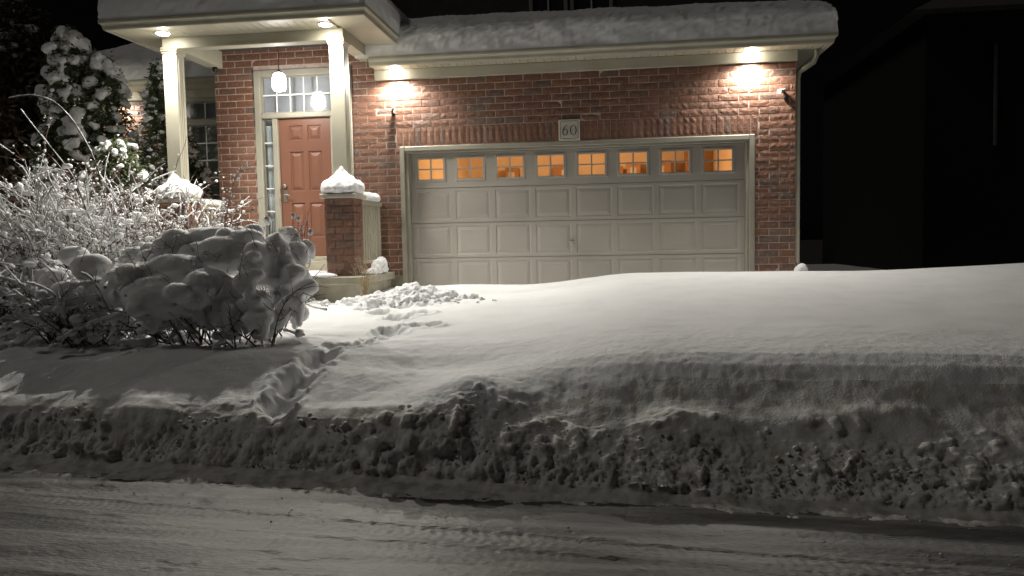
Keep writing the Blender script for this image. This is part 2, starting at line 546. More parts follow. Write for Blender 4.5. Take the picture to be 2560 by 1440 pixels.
def ground_h(x, y):
    s = road_s(x, y)
    h = base_h(x, s)
    p = np.stack([x, y, np.zeros_like(x)], -1)
    soft = sstep(0.15, 0.6, s)
    h = h + soft * (0.035 - 0.020 * sstep(1.0, 2.2, x)) * fbm(p * 0.9 + 3.1, 2, 5)
    # drift undulation between kerb and bush
    h = h + sstep(0.25, 0.6, s) * (1 - sstep(1.9, 3.0, s)) * (0.05 - 0.035 * sstep(0.8, 2.0, x)) * fbm(p * np.array([1.1, 1.8, 1]) + 9.7, 3, 8)
    # ploughed mounds on the bank
    def mound(cx, cy, sx, sy, a):
        return a * np.exp(-((x - cx) / sx) ** 2 - ((y - cy) / sy) ** 2)
    h = h + mound(1.95, -6.02, 0.40, 0.26, 0.13) + mound(3.45, -6.35, 0.26, 0.14, 0.10) + mound(4.35, -6.35, 0.6, 0.10, 0.06)
    h = h - mound(1.5, -5.35, 0.8, 0.22, 0.05)
    h = h + mound(-0.55, -5.2, 1.0, 0.4, 0.05) - mound(-1.6, -5.5, 0.5, 0.35, 0.05)
    h = h + mound(1.05, -5.25, 0.30, 0.30, 0.06)
    # crest to the right, dropping into the side yard
    h = h + 0.10 * sstep(6.0, 9.0, x) * np.exp(-((y + 0.6) / 1.6) ** 2)
    # ridge of shovelled snow by the porch
    h = h + mound(0.42, -1.75, 0.42, 0.35, 0.10) + mound(-0.3, -1.95, 0.5, 0.2, 0.03)
    h = h - mound(-0.55, -1.7, 0.4, 0.35, 0.10)
    # trail
    wob = 0.30 * fbm(p * 7.0, 3, 21)
    t = np.zeros_like(h)
    rimn = 0.022 * (0.6 + 1.5 * fbm(p * 11 + 4, 2, 33))
    for (cx, cy, rx, ry, d) in TRAIL:
        q = np.sqrt(((x - cx) / rx) ** 2 + ((y - cy) / ry) ** 2) + wob
        t = np.maximum(t, d * (1 - sstep(0.25, 1.18, q + 0.35 * wob)))
        h = h + rimn * np.exp(-((q - 1.25) / 0.18) ** 2)
    h = h - t
    # churned snow in front of the porch
    ch = np.exp(-((x - 0.15) / 0.95) ** 2 - ((y + 2.05) / 0.55) ** 2)
    h = h + ch * 0.07 * fbm(p * 7.0 + 1.3, 3, 41)
    # fine crust texture
    h = h + soft * (0.006 - 0.0045 * sstep(1.6, 2.4, s)) * fbm(p * np.array([9, 13, 1]), 3, 51)
    near = (1 - sstep(1.0, 2.2, s)) * soft
    h = h + near * 0.006 * fbm(p * np.array([22, 30, 1]), 2, 61)
    return h

def build_ground():
    # columns denser where the camera looks
    xs = np.concatenate([np.arange(-16, -4.2, 0.12), np.arange(-3.9, 6.8, 0.0135), np.arange(7.0, 24, 0.15)])
    ss = np.concatenate([np.arange(-0.32, -0.001, 0.02), np.arange(0.0, 0.42, 0.0080), np.arange(0.42, 2.2, 0.017), np.arange(2.2, 6.4, 0.030), np.arange(6.4, 20, 0.2)])
    X, S = np.meshgrid(xs, ss)
    X = X + 0.0
    Yc = y_of(X, S)
    Z = ground_h(X, Yc)
    P = np.stack([X, Yc, Z], -1)
    toe = 1 - sstep(-0.04, 0.03, S)
    Z = Z + toe * (0.022 * fbm(P * np.array([4, 9, 1]), 3, 95) + 0.012 * fbm(P * np.array([26, 40, 1]), 2, 96))
    P = np.stack([X, Yc, Z], -1)
    # lumpy ploughed face
    N = grid_normals(P)
    N[N[..., 2] < 0] *= -1
    face = (1 - sstep(0.22, 0.62, S)) * sstep(-0.02, 0.03, S)
    wr = sstep(1.2, 2.6, X)
    face = np.maximum(face, wr * (1 - sstep(0.45, 0.95, S)) * sstep(-0.02, 0.05, S) * 0.8)
    low = 1 - sstep(0.05, 0.34, Z - 0.04 * wr)
    q = P * np.array([1, 1, 1.0])
    l1 = 0.55 - worley(q * 9.0 + 2 * fbm(q * 3, 2, 70)[..., None] * 0.3, 71)
    l2 = 0.5 - worley(q * 19.0, 72)
    big = fbm(q * np.array([2.2, 2.2, 3.5]), 3, 73)
    streak = fbm(q * np.array([14, 5, 3.0]), 3, 74)
    lumpy = np.clip(0.05 + 1.3 * fbm(q * np.array([1.4, 1.4, 2.5]) + 7, 2, 75) + 0.75 * low, 0, 1)
    D = face * (0.060 * big + 0.008 * streak + lumpy * 0.02 * l2)
    P = P + N * D[..., None]
    # individual clods pressed into the face: spherical caps pushed out along the surface normal
    rk = np.random.default_rng(55)
    cap = np.zeros_like(S)
    jmax = int(np.searchsorted(ss, 0.95))
    P0 = P[:jmax].copy()
    for _ in range(2700):
        cx = rk.uniform(-3.9, 6.6)
        wr_ = float(sstep(1.7, 3.4, cx))
        smax = 0.15 + 0.24 * wr_ + 0.42 * math.exp(-((cx - 1.95) / 0.42) ** 2)
        t = rk.random() ** 1.5
        si = t * smax
        r = (0.008 + 0.066 * rk.random() ** 3.8) * (1.1 - 0.25 * t)
        if t > 0.5 and rk.random() < 0.5 * (1 - 0.4 * wr_):
            continue
        j = min(int(np.searchsorted(ss, si)), jmax - 1)
        i = int(np.searchsorted(xs, cx)); i = min(max(i, 8), len(xs) - 9)
        k = int(r * 2.2 / 0.0125) + 3
        sl_ = slice(max(0, i - k), i + k)
        c = P0[j, i]
        dx = P0[:, sl_] - c
        # angular clod: largest of a few randomly turned plane distances
        q2 = np.zeros(dx.shape[:-1])
        for _f in range(6):
            nv = rk.normal(0, 1, 3); nv /= np.linalg.norm(nv)
            q2 = np.maximum(q2, np.abs(dx @ nv) / (r * rk.uniform(0.6, 1.25)))
        hgt = r * rk.uniform(0.5, 1.15) * np.clip((1 - q2) * 2.4, 0, 1)
        cap[:jmax, sl_] = np.maximum(cap[:jmax, sl_], hgt)
    cap *= sstep(-0.03, 0.0, S) * np.clip(0.55 + 1.6 * fbm(P * np.array([1.6, 1.6, 3.0]) + 31, 2, 97), 0.35, 1)
    Nb = N + np.array([0, -0.25, 0.15])
    Nb /= np.linalg.norm(Nb, axis=-1, keepdims=True)
    zlim = 0.26 + 0.05 * wr + 0.30 * np.exp(-((X - 1.95) / 0.45) ** 2)
    rough = face * np.clip(lumpy + 0.35, 0, 1) * (1 - 0.9 * sstep(zlim - 0.08, zlim + 0.08, Z + 0.12 * fbm(P * 3.0, 2, 79)))
    cap = cap * (1 - sstep(zlim + 0.05, zlim + 0.2, Z))
    crease = np.clip(0.16 - np.abs(fbm(P * 17, 2, 77)), 0, 1) * 0.16 + np.clip(0.10 - np.abs(fbm(P * 36, 2, 78)), 0, 1) * 0.10
    fine = 0.016 * fbm(P * 42, 4, 76, 0.65)
    P = P + Nb * (cap + rough * (fine - crease))[..., None]
    me = grid_mesh('snow_ground', P, True)
    me.materials.append(SNOW)
    me.materials.append(SNOW_BANK)
    me.materials.append(SNOW_DIRTY)
    n, m_ = P.shape[:2]
    sc_ = S[:-1, :-1].ravel()
    idx = (sc_ < -0.005).astype(np.int32)
    me.polygons.foreach_set('material_index', idx + (sc_ < 0.26 + 0.45 * sstep(1.7, 3.4, X[:-1, :-1].ravel())).astype(np.int32))
    o = link('snow_ground', me, None)
    tag(o, kind='structure')
    return P

build_ground()

def build_road():
    xs = np.concatenate([np.arange(-40, -3.0, 0.6), np.arange(-3.0, 6.8, 0.016), np.arange(6.8, 45, 0.6)])
    ss = np.concatenate([np.arange(-30, -3.2, 0.5), np.arange(-3.2, -1.6, 0.022), np.arange(-1.6, 0.12, 0.013)])
    X, S = np.meshgrid(xs, ss)
    Y = y_of(X, S)
    q = np.stack([X, S, np.zeros_like(X)], -1)
    near = sstep(-3.2, -2.4, S) * sstep(-3.0, -2.6, X) * (1 - sstep(6.3, 6.8, X))
    rut = fbm(q * np.array([0.35, 6.0, 1]), 3, 81)
    streak = fbm(q * np.array([1.2, 30.0, 1]), 3, 82)
    crumbs = np.clip(fbm(q * np.array([13, 24, 1]), 3, 83) - 0.16, 0, 1)
    patch = sstep(0.0, 0.35, fbm(q * np.array([0.8, 2.6, 1]) + 3, 3, 84))
    lane = np.exp(-((S + 0.62 + 0.03 * X) / 0.14) ** 2) + 0.8 * np.exp(-((S + 0.16) / 0.08) ** 2)
    tread = np.maximum(0, np.sin(X * 2 * math.pi / 0.085 + 2 * fbm(q * 3, 2, 87))) * np.exp(-((S + 0.40 + 0.012 * X) / 0.04) ** 2) * sstep(2.2, 3.5, X) * (0.4 + fbm(q * 2.0, 2, 86))
    plate = sstep(0.10, 0.14, fbm(q * np.array([2.5, 9.0, 1]) + 8, 3, 85))
    Z = 0.006 * rut + 0.0022 * streak + crumbs * (0.020 * patch + 0.030 * lane) + 0.010 * plate * (0.3 + patch) + 0.009 * tread + 0.004 * fbm(q * np.array([20, 34, 1]), 2, 88)
    for (s0, sl0, wd, dp) in ((-0.74, 0.025, 0.085, 0.016), (-1.06, -0.012, 0.10, 0.012), (-1.72, 0.010, 0.10, 0.014), (-2.25, -0.02, 0.11, 0.012)):
        e = (S - s0 + sl0 * X) / wd + 0.25 * fbm(q * np.array([1.5, 4, 1]), 2, 90)
        keep = 0.55 + 0.45 * sstep(-0.1, 0.25, fbm(q * np.array([0.7, 2, 1]) + s0 * 7, 2, 91))
        trd = 0.5 + 0.5 * np.sin(X * 2 * math.pi / 0.062 + 3.0 * np.abs(e))
        Z = Z + keep * (-dp * (np.abs(e) < 1) * (0.55 + 0.45 * trd) + dp * 0.9 * np.exp(-((np.abs(e) - 1.25) / 0.22) ** 2) * (0.5 + fbm(q * np.array([12, 20, 1]), 2, 92)))
    Z = Z * (0.15 + 0.33 * near)
    o = link('road', grid_mesh('road', np.stack([X, Y, Z], -1), True), ROADM)
    tag(o, kind='structure')

ROADM = mat('packed_snow_road', (0.085, 0.083, 0.079), 0.5,
            noise=(1.6, (0.195, 0.190, 0.180), 14, 0.43, 0.58, (0.45, 3.6, 1.0)), bump=(55, 0.7, 0.008, (0.45, 1.3, 1)), spec=0.4)
build_road()
gs = link('ground', mesh('ground', [(-220, -200, -0.3), (220, -200, -0.3), (220, 260, -0.3), (-220, 260, -0.3)], [(0, 1, 2, 3)]), mat('darkened_ground', (0.05, 0.045, 0.04), 0.95, noise=(0.5, (0.08, 0.075, 0.07), 5, 0.4, 0.7)))  # far ground coloured dark to stay black in the unlit distance
tag(gs, kind='structure')

# loose chunks thrown up by the plough, and by the shovel near the porch
def rubble(name, n, fx, size, m, seed, label, sink=0.25, level=1):
    rng = np.random.default_rng(seed)
    Q = np.array([fx(rng) for _ in range(n)])
    Z = ground_h(Q[:, 0], Q[:, 1])
    Z = np.where(road_s(Q[:, 0], Q[:, 1]) < 0, 0.012, Z)
    r = (size[0] + (size[1] - size[0]) * rng.random(n) ** 3) * Q[:, 2]
    C = np.stack([Q[:, 0], Q[:, 1], Z + r * sink], -1)
    R = np.stack([r * rng.uniform(0.8, 1.4, n), r * rng.uniform(0.8, 1.2, n), r * rng.uniform(0.6, 1.0, n)], -1)
    V, F = blobs(C, R, level, 0.20, True, seed=seed)
    o = link(name, mesh(name, V, F, False), m)
    tag(o, label, 'snow', kind='stuff')

def f_bank(rng):
    x = rng.uniform(-3.4, 6.2)
    s = abs(rng.normal(0.03, 0.07)) if rng.random() < 0.6 else rng.uniform(0.0, 0.16 + 0.10 * (x > 1.5))
    return x, float(y_of(x, s)), 1.0 if s > 0.1 else 0.8
def f_road(rng):
    x = rng.uniform(-3, 6.4)
    s = -abs(rng.normal(0, 0.10)) if rng.random() < 0.5 else (-0.55 - 0.03 * x + rng.normal(0, 0.10) if rng.random() < 0.7 else rng.uniform(-2.2, -0.1))
    return x, float(y_of(x, s)), 0.55
def f_porch(rng):
    while True:
        x = rng.normal(0.2, 0.45); y = rng.normal(-1.92 - 0.12 * (x - 0.4), 0.22)
        if y < -1.62 or x > 0.0:
            return x, y, 1.0
rubble('bank_rubble', 1500, f_bank, (0.004, 0.022), SNOW_BANK, 5, 'lumps of ploughed snow along the face of the roadside snowbank', 0.6, 0)
rubble('road_crumbs', 480, f_road, (0.003, 0.013), SNOW_DIRTY, 6, 'small crumbs of dirty snow scattered on the packed road')
HEAP = [f_porch(np.random.default_rng(7000 + i)) for i in range(330)]

# ================================================================== HOUSE
house = empty('house', (1.2, 0, 0.81), 'red brick house with taupe garage door, porch and snow-laden roof', 'house')
YM = 0.0045            # mortar face
COURSE, BL = 0.102, 0.281
Z_SOLD = 3.325

# mortar backing, cut round the openings
wall = MB()
for (x0, x1, z0, z1) in [(-3.15, -2.505, 1.08, 4.70), (-2.505, -0.946, 4.285, 4.70), (-0.946, -0.212, 1.08, 4.70),
                         (-0.212, 5.0, 3.042, 4.70), (5.0, 5.565, 1.02, 4.70)]:
    wall.box(x0, x1, YM, 0.20, z0, z1)
wall_o = wall.build('wall', MORTAR, house)
box('side_wall', -3.15, -2.95, 0.2, 1.62, 0.9, 4.7, MORTAR, house)
box('side_wall', 5.365, 5.56, 0.2, 6.4, 0.6, 4.7, SHADE_BRICK, house)
for (x0, x1) in [(-3.14, -0.214), (5.002, 5.555)]:
    box('foundation', x0, x1, 0.022, 0.2, 0.2, 1.078 if x1 < 5 else 1.018, CONCRETE, house)


def brick_mesh(seed, L=0.268, H=0.088, D=0.06, rough=0.0019):
    rng = np.random.default_rng(seed)
    nx, nz = 7, 3
    xs = np.linspace(-L / 2, L / 2, nx); zs = np.linspace(-H / 2, H / 2, nz)
    V = []; F = []
    for k, z in enumerate(zs):
        for i, x in enumerate(xs):
            edge = (i in (0, nx - 1)) or (k in (0, nz - 1))
            d = 0.0025 if edge else 0.0
            V.append((x + rng.normal(0, 0.001), d - abs(rng.normal(0, rough)) * (0.4 if edge else 1.0), z + rng.normal(0, 0.0012)))
    for k in range(nz - 1):
        for i in range(nx - 1):
            a = k * nx + i
            F.append((a, a + 1, a + nx + 1, a + nx))
    ring = [i for i in range(nx)] + [k * nx + nx - 1 for k in range(1, nz)] + [(nz - 1) * nx + i for i in range(nx - 2, -1, -1)] + [k * nx for k in range(nz - 2, 0, -1)]
    b0 = len(V)
    for r in ring:
        V.append((V[r][0], D, V[r][2]))
    n = len(ring)
    for i in range(n):
        F.append((ring[(i + 1) % n], ring[i], b0 + i, b0 + (i + 1) % n))
    return V, F

BV = [brick_mesh(s) for s in range(10)]
BMESH = []
for i, (v, f) in enumerate(BV):
    me = mesh('brick', v, f, False)
    me.materials.append(BRICK)
    BMESH.append(me)

# list every brick: (x centre, z centre, width scale, soldier?)
openings = [(-2.505, -0.946, 0.9, 4.285), (-0.212, 5.0, 0.5, 3.042)]
BR = []
zc = Z_SOLD - 0.5 * COURSE
rows = []
k = -22
while True:
    zc = Z_SOLD + (k + 0.5) * COURSE
    if zc > 4.70: break
    if zc - COURSE / 2 > 1.07:
        rows.append((k, zc))
    k += 1
def add_run(xa, xb, zc, k):
    off = (k % 2) * BL / 2
    j0 = math.floor((xa - off) / BL) - 1
    x = j0 * BL + off
    while x < xb:
        a, b = max(x, xa), min(x + BL, xb)
        if b - a > 0.03:
            BR.append(((a + b) / 2, zc, (b - a - 0.014) / 0.268, 0))
        x += BL
for k, zc in rows:
    lo, hi = zc - COURSE / 2 + 0.012, zc + COURSE / 2 - 0.012
    x_end = 5.565
    if zc > 4.06:
        x_end = -0.572
    runs = [(-3.15, x_end)]
    cuts = [(a, b) for (a, b, z0, z1) in openings if hi > z0 and lo < z1]
    if lo < Z_SOLD - 0.02 and hi > 3.05:
        cuts.append((-0.255, 5.04))
    for (a, b) in cuts:
        nr = []
        for (p, q) in runs:
            if b <= p or a >= q: nr.append((p, q))
            else:
                if a > p: nr.append((p, a))
                if b < q: nr.append((b, q))
        runs = nr
    for (p, q) in runs:
        add_run(p, q, zc, k)
ns = 56
for i in range(ns):
    w = (5.04 + 0.255) / ns
    BR.append((-0.255 + (i + 0.5) * w, (3.046 + Z_SOLD) / 2, 0, 1))
# the ones that show largest: on the garage front and beside it; the rest are joined
def shown(b):
    x, z, s, sol = b
    if sol: return 3
    if x > -0.25 and z > 3.3 and z < 4.03: return 2 if z < 3.98 else 1
    if x > 5.0: return 2
    if x > -0.9: return 0.8 + 0.1 * z
    return 0.5 if z > 2.4 else 0
BR.sort(key=lambda b: -shown(b))
N_WALL = 258
rng = np.random.default_rng(4)
rest_V = []; rest_F = []; nrest = 0
for i, (x, z, s, sol) in enumerate(BR):
    v = int(rng.integers(10))
    y = float(rng.normal(0, 0.0018)) - 0.002
    if i < N_WALL:
        o = bpy.data.objects.new('brick', BMESH[v])
        COL.objects.link(o)
        o.parent = wall_o
        o.location = (x, y, z)
        if sol:
            o.rotation_euler = (0, math.pi / 2, 0)
            o.scale = (1.0, 1, 0.092)
            o.scale = (0.268 / 0.268, 1, (5.295 / ns - 0.008) / 0.088)
        else:
            o.scale = (s if rng.random() < 0.5 else -s, 1, 1) if s > 0 else (1, 1, 1)
    else:
        Vv = np.array(BV[v][0]) * np.array([s, 1, 1]) + np.array([x, y, z])
        rest_V.append(Vv)
        rest_F += [tuple(a + nrest for a in f) for f in BV[v][1]]
        nrest += len(Vv)
ob = link('brickwork', mesh('brickwork', np.concatenate(rest_V), rest_F), BRICK, wall_o)
tag(ob, kind='stuff')

# frieze, soffit and gutter over the garage
box('frieze', -0.567, 5.580, -0.036, 0.0085, 4.040, 4.188, TRIM, house, 0.004)
sof = box('soffit', -0.55, 5.90, -0.262, 0.0, 4.212, 4.230, TRIM, house)
pm = mesh('soffit_panel', *bevel_box(0, 0.111, -0.255, -0.037, 4.190, 4.210, 0.004))
pm.materials.append(TRIM)
x = -0.545
while x < 5.85:
    o = bpy.data.objects.new('soffit_panel', pm); COL.objects.link(o); o.parent = sof; o.location = (x, 0, 0)
    x += 0.1165
G_PROF = [(0.0, 4.186), (0.075, 4.186), (0.084, 4.205), (0.088, 4.235), (0.100, 4.255), (0.118, 4.268), (0.122, 4.285), (0.122, 4.312), (0.108, 4.312), (0.104, 4.280), (0.0, 4.280)]
V, F = sweep(G_PROF, [(-0.55, -0.257), (5.90, -0.257), (5.90, 6.4)])
link('gutter', mesh('gutter', V, F), TRIM, house)
box('soffit', 5.58, 5.90, 0.0, 6.4, 4.200, 4.22, TRIM, house)

# downspout with its elbow on the side wall
ds = MB()
ds.tube([(5.84, 0.02, 4.20), (5.84, 0.02, 4.10), (5.81, 0.03, 4.02), (5.70, 0.05, 3.95), (5.62, 0.06, 3.90), (5.602, 0.06, 3.80), (5.602, 0.06, 1.0)], 0.036, 8)
ds.build('downspout', TRIM, house, True)

# porch: beams, ceiling, soffit, gutter
Z_B, Z_S = 4.340, 4.480
XL0, XL1, XR0, XR1, YF = -3.200, -3.000, -0.790, -0.590, -1.300
bm = box('porch_beam', XL0, XR1, YF, YF + 0.2, Z_B, 4.70, TRIM, house, 0.004)
box('porch_beam', XL0 + 0.003, XL1 - 0.003, YF + 0.2, -0.004, Z_B, 4.70, TRIM, house, 0.004)
box('porch_beam', XR0 + 0.003, XR1 - 0.003, YF + 0.2, -0.004, Z_B, 4.70, TRIM, house, 0.004)
tr = MB()
tr.box(XL0 - 0.02, XR1 + 0.02, YF - 0.018, YF - 0.001, Z_B - 0.012, Z_B + 0.018, 0.003)
tr.build('beam_moulding', TRIM, house)
box('porch_ceiling', XL1 + 0.001, XR0 - 0.001, YF + 0.201, -0.006, 4.66, 4.70, TRIM, house)
psof = MB()
psof.box(-3.62, -0.19, -1.757, YF - 0.002, 4.503, 4.52)
psof.box(-3.62, XL0 - 0.002, YF, 0.0, 4.503, 4.52)
psof.box(XR1 + 0.002, -0.19, YF, 0.0, 4.503, 4.52)
ps = psof.build('soffit', TRIM, house)
pm2 = mesh('soffit_panel', *bevel_box(0, 0.111, -1.752, YF - 0.004, Z_S, 4.501, 0.004)); pm2.materials.append(TRIM)
x = -3.20
while x < -0.66:
    o = bpy.data.objects.new('soffit_panel', pm2); COL.objects.link(o); o.parent = ps; o.location = (x, 0, 0)
    x += 0.1165
for (x0, x1) in [(-3.615, XL0 - 0.004), (XR1 + 0.004, -0.195)]:
    box('soffit_panel', x0, x1, -1.752, -0.004, Z_S, 4.501, TRIM, ps, 0.003)
P_PROF = [(d, z + (Z_S - 4.186) - 0.004) for d, z in G_PROF]
V, F = sweep(P_PROF, [(-3.618, -0.002), (-3.618, -1.757), (-0.195, -1.757), (-0.195, -0.002)])
link('gutter', mesh('gutter', V, F), TRIM, house)

# porch roof deck and garage roof deck under the snow
rf = MB()
rf.add([(-3.7, -1.85, 4.60), (-0.1, -1.85, 4.60), (-0.1, 0.6, 4.60), (-3.7, 0.6, 4.60), (-1.9, 0.2, 5.45)], [(0, 1, 4), (1, 2, 4), (2, 3, 4), (3, 0, 4), (0, 3, 2, 1)])
rf.build('porch_roof', SHINGLE, house)
rf = MB()
rf.add([(-0.6, -0.30, 4.29), (5.95, -0.30, 4.29), (5.95, 6.4, 4.29), (-0.6, 6.4, 4.29), (-0.6, 2.2, 5.10), (3.3, 2.2, 5.10)], [(0, 1, 5, 4), (1, 2, 5), (2, 3, 4, 5), (3, 0, 4), (0, 3, 2, 1)])
rf.build('garage_roof', SHINGLE, house)

# columns and brick piers
def column(cx, cy):
    c = box('porch_column', cx - 0.1, cx + 0.1, cy - 0.1, cy + 0.1, 2.27, 4.27, TRIM, house, 0.004)
    m = MB()
    m.box(cx - 0.112, cx + 0.112, cy - 0.112, cy + 0.112, 4.27, 4.295, 0.004)
    m.box(cx - 0.125, cx + 0.125, cy - 0.125, cy + 0.125, 4.297, 4.322, 0.006)
    m.box(cx - 0.118, cx + 0.118, cy - 0.118, cy + 0.118, 4.323, 4.339, 0.003)
    m.build('capital', TRIM, c)
    m = MB()
    for dx in (-0.045, 0.0, 0.045):
        m.box(cx + 0.101, cx + 0.106, cy + dx - 0.012, cy + dx + 0.012, 2.30, 4.24, 0.002)
    m.build('fluting', TRIM, c)
PIERS = [(-3.10, -1.20), (-0.692, -1.20)]
column(-3.10, -1.20); column(-0.692, -1.20)

PB_V, PB_F = brick_mesh(77)
PW = 0.195
def pier(cx, cy, separate):
    core = box('pier', cx - PW + 0.012, cx + PW - 0.012, cy - PW + 0.012, cy + PW - 0.012, 1.10, 2.205, MORTAR, house)
    rngp = np.random.default_rng(int(abs(cx) * 10))
    Vs = []; Fs = []; n = 0
    for r in range(11):
        z = 1.155 + (r + 0.5) * 0.0955
        for face in range(4):
            half = (r + face) % 2
            segs = [(-PW, PW * 0.30), (PW * 0.30, PW - 0.06 * 0)] if half else [(-PW, -PW * 0.30), (-PW * 0.30, PW)]
            for (a, b) in segs:
                L = b - a - 0.010
                v = int(rngp.integers(10)); mid = (a + b) / 2
                sx, sz = L / 0.268, 0.0865 / 0.088
                ang = face * math.pi / 2
                ca, sa = math.cos(ang), math.sin(ang)
                lx, ly = mid, -PW - 0.001 * r % 2
                px, py = cx + ca * lx - sa * ly, cy + sa * lx + ca * ly
                if separate and face in (0, 1):
                    o = bpy.data.objects.new('brick', BMESH[v]); COL.objects.link(o); o.parent = core
                    o.location = (px, py, z); o.rotation_euler = (0, 0, ang); o.scale = (sx, 0.6, sz)
                else:
                    q = np.array(BV[v][0]) * np.array([sx, 0.6, sz])
                    w = np.stack([ca * q[:, 0] - sa * q[:, 1] + px, sa * q[:, 0] + ca * q[:, 1] + py, q[:, 2] + z], -1)
                    Vs.append(w); Fs += [tuple(i + n for i in f) for f in BV[v][1]]; n += len(w)
    tag(link('brickwork', mesh('brickwork', np.concatenate(Vs), Fs), BRICK, core), kind='stuff')
    box('cap_stone', cx - 0.25, cx + 0.25, cy - 0.25, cy + 0.25, 2.207, 2.268, STONE, core, 0.010)
pier(-3.10, -1.20, False); pier(-0.692, -1.20, True)

# porch slab, step, railings
sl = MB()
sl.box(-3.42, -0.34, -1.56, 0.010, 1.045, 1.15, 0.012)
slab = sl.build('porch_slab', CONCRETE, house)
box('porch_base', -3.36, -0.40, -1.49, 0.012, 0.2, 1.043, CONCRETE, house)
box('step', -2.75, -1.02, -1.90, -1.565, 0.3, 0.98, CONCRETE, house, 0.012)
box('step', -2.75, -1.02, -2.24, -1.905, 0.3, 0.80, CONCRETE, house, 0.012)
def railing(cx):
    r = MB().box(cx - 0.045, cx + 0.045, -1.003, -0.001, 2.145, 2.205, 0.006).build('railing', TRIM, house)
    MB().box(cx - 0.032, cx + 0.032, -1.003, -0.001, 1.30, 1.345, 0.005).build('bottom_rail', TRIM, r)
    for i in range(9):
        y = -0.94 + i * 0.112
        MB().box(cx - 0.022, cx + 0.022, y - 0.022, y + 0.022, 1.346, 2.144, 0.003).build('baluster', TRIM, r)
railing(-0.56); railing(-3.10)

# entrance: frame, transom, sidelights, six-panel door
fr = MB()
fr.box(-2.503, -2.405, -0.030, 0.14, 1.15, 4.283, 0.006)
fr.box(-1.046, -0.948, -0.030, 0.14, 1.15, 4.283, 0.006)
fr.box(-2.404, -1.047, -0.028, 0.14, 4.185, 4.281, 0.006)
fr.box(-2.404, -1.047, -0.020, 0.14, 3.545, 3.628, 0.010)
fr.box(-2.236, -2.152, -0.010, 0.14, 1.40, 3.543, 0.008)
fr.box(-1.299, -1.215, -0.010, 0.14, 1.40, 3.543, 0.008)
fr.build('door_frame', TRIM2, house)
box('threshold', -2.404, -1.047, -0.07, 0.14, 1.335, 1.398, CONCRETE, house, 0.006)
box('threshold', -2.42, -1.03, -0.10, 0.0, 1.152, 1.333, STONE, house, 0.006)

def panelled(mb, x0, x1, z0, z1, y, w=0.028, dep=0.012):
    """raised panel: sunk groove ring and raised field, proud of plane y by nothing"""
    xs = [0, 0.010, w * 0.55, w, w * 1.6]
    ys = [0, dep, dep, dep * 0.4, -0.002]
    V = []
    for d, e in zip(xs, ys):
        V += [(x0 + d, y + e, z0 + d), (x1 - d, y + e, z0 + d), (x1 - d, y + e, z1 - d), (x0 + d, y + e, z1 - d)]
    F = []
    for r in range(4):
        for i in range(4):
            F.append((r * 4 + i, r * 4 + (i + 1) % 4, r * 4 + 4 + (i + 1) % 4, r * 4 + 4 + i))
    F.append((16, 17, 18, 19))
    mb.add(V, F)

def slab_with_holes(x0, x1, z0, z1, y, holes, th=0.04):
    """flat front sheet tiled round rectangular holes plus a back and edges"""
    xs = sorted({x0, x1, *[h[0] for h in holes], *[h[1] for h in holes]})
    zs = sorted({z0, z1, *[h[2] for h in holes], *[h[3] for h in holes]})
    mb = MB()
    for i in range(len(xs) - 1):
        for j in range(len(zs) - 1):
            cx, cz = (xs[i] + xs[i + 1]) / 2, (zs[j] + zs[j + 1]) / 2
            if any(h[0] < cx < h[1] and h[2] < cz < h[3] for h in holes):
                continue
            mb.add([(xs[i], y, zs[j]), (xs[i + 1], y, zs[j]), (xs[i + 1], y, zs[j + 1]), (xs[i], y, zs[j + 1])], [(0, 1, 2, 3)])
    return mb

D0, D1, DZ0, DZ1, DY = -2.150, -1.301, 1.400, 3.542, 0.045
cols = [(-1.985, -1.765), (-1.685, -1.465)]
rws = [(1.70, 2.24), (2.42, 3.03), (3.20, 3.43)]
holes = [(a, b, c, d) for (a, b) in cols for (c, d) in rws]
mb = slab_with_holes(D0, D1, DZ0, DZ1, DY, holes)
mb.add([(D0, DY + 0.045, DZ0), (D1, DY + 0.045, DZ0), (D1, DY + 0.045, DZ1), (D0, DY + 0.045, DZ1)], [(3, 2, 1, 0)])
door = mb.build('front_door', RED_DOOR, house)
for (a, b, c, d) in holes:
    m = MB(); panelled(m, a, b, c, d, DY, 0.045, 0.016); m.build('panel', RED_DOOR, door)
hw = MB()
hw.lathe([(0.0, -0.045), (0.026, -0.045), (0.030, -0.02), (0.034, 0.0)], (-2.075, DY - 0.002, 2.50), 14, 'y')
hw.build('deadbolt', NICKEL, door, True)
hw = MB()
hw.box(-2.105, -2.045, DY - 0.014, DY - 0.001, 2.26, 2.44, 0.006)
hw.lathe([(0.0, -0.05), (0.014, -0.05), (0.014, 0.0)], (-2.075, DY - 0.012, 2.36), 10, 'y')
hw.tube([(-2.075, DY - 0.06, 2.36), (-2.03, DY - 0.065, 2.365), (-1.985, DY - 0.06, 2.355)], 0.010, 8)
hw.build('handle', NICKEL, door)

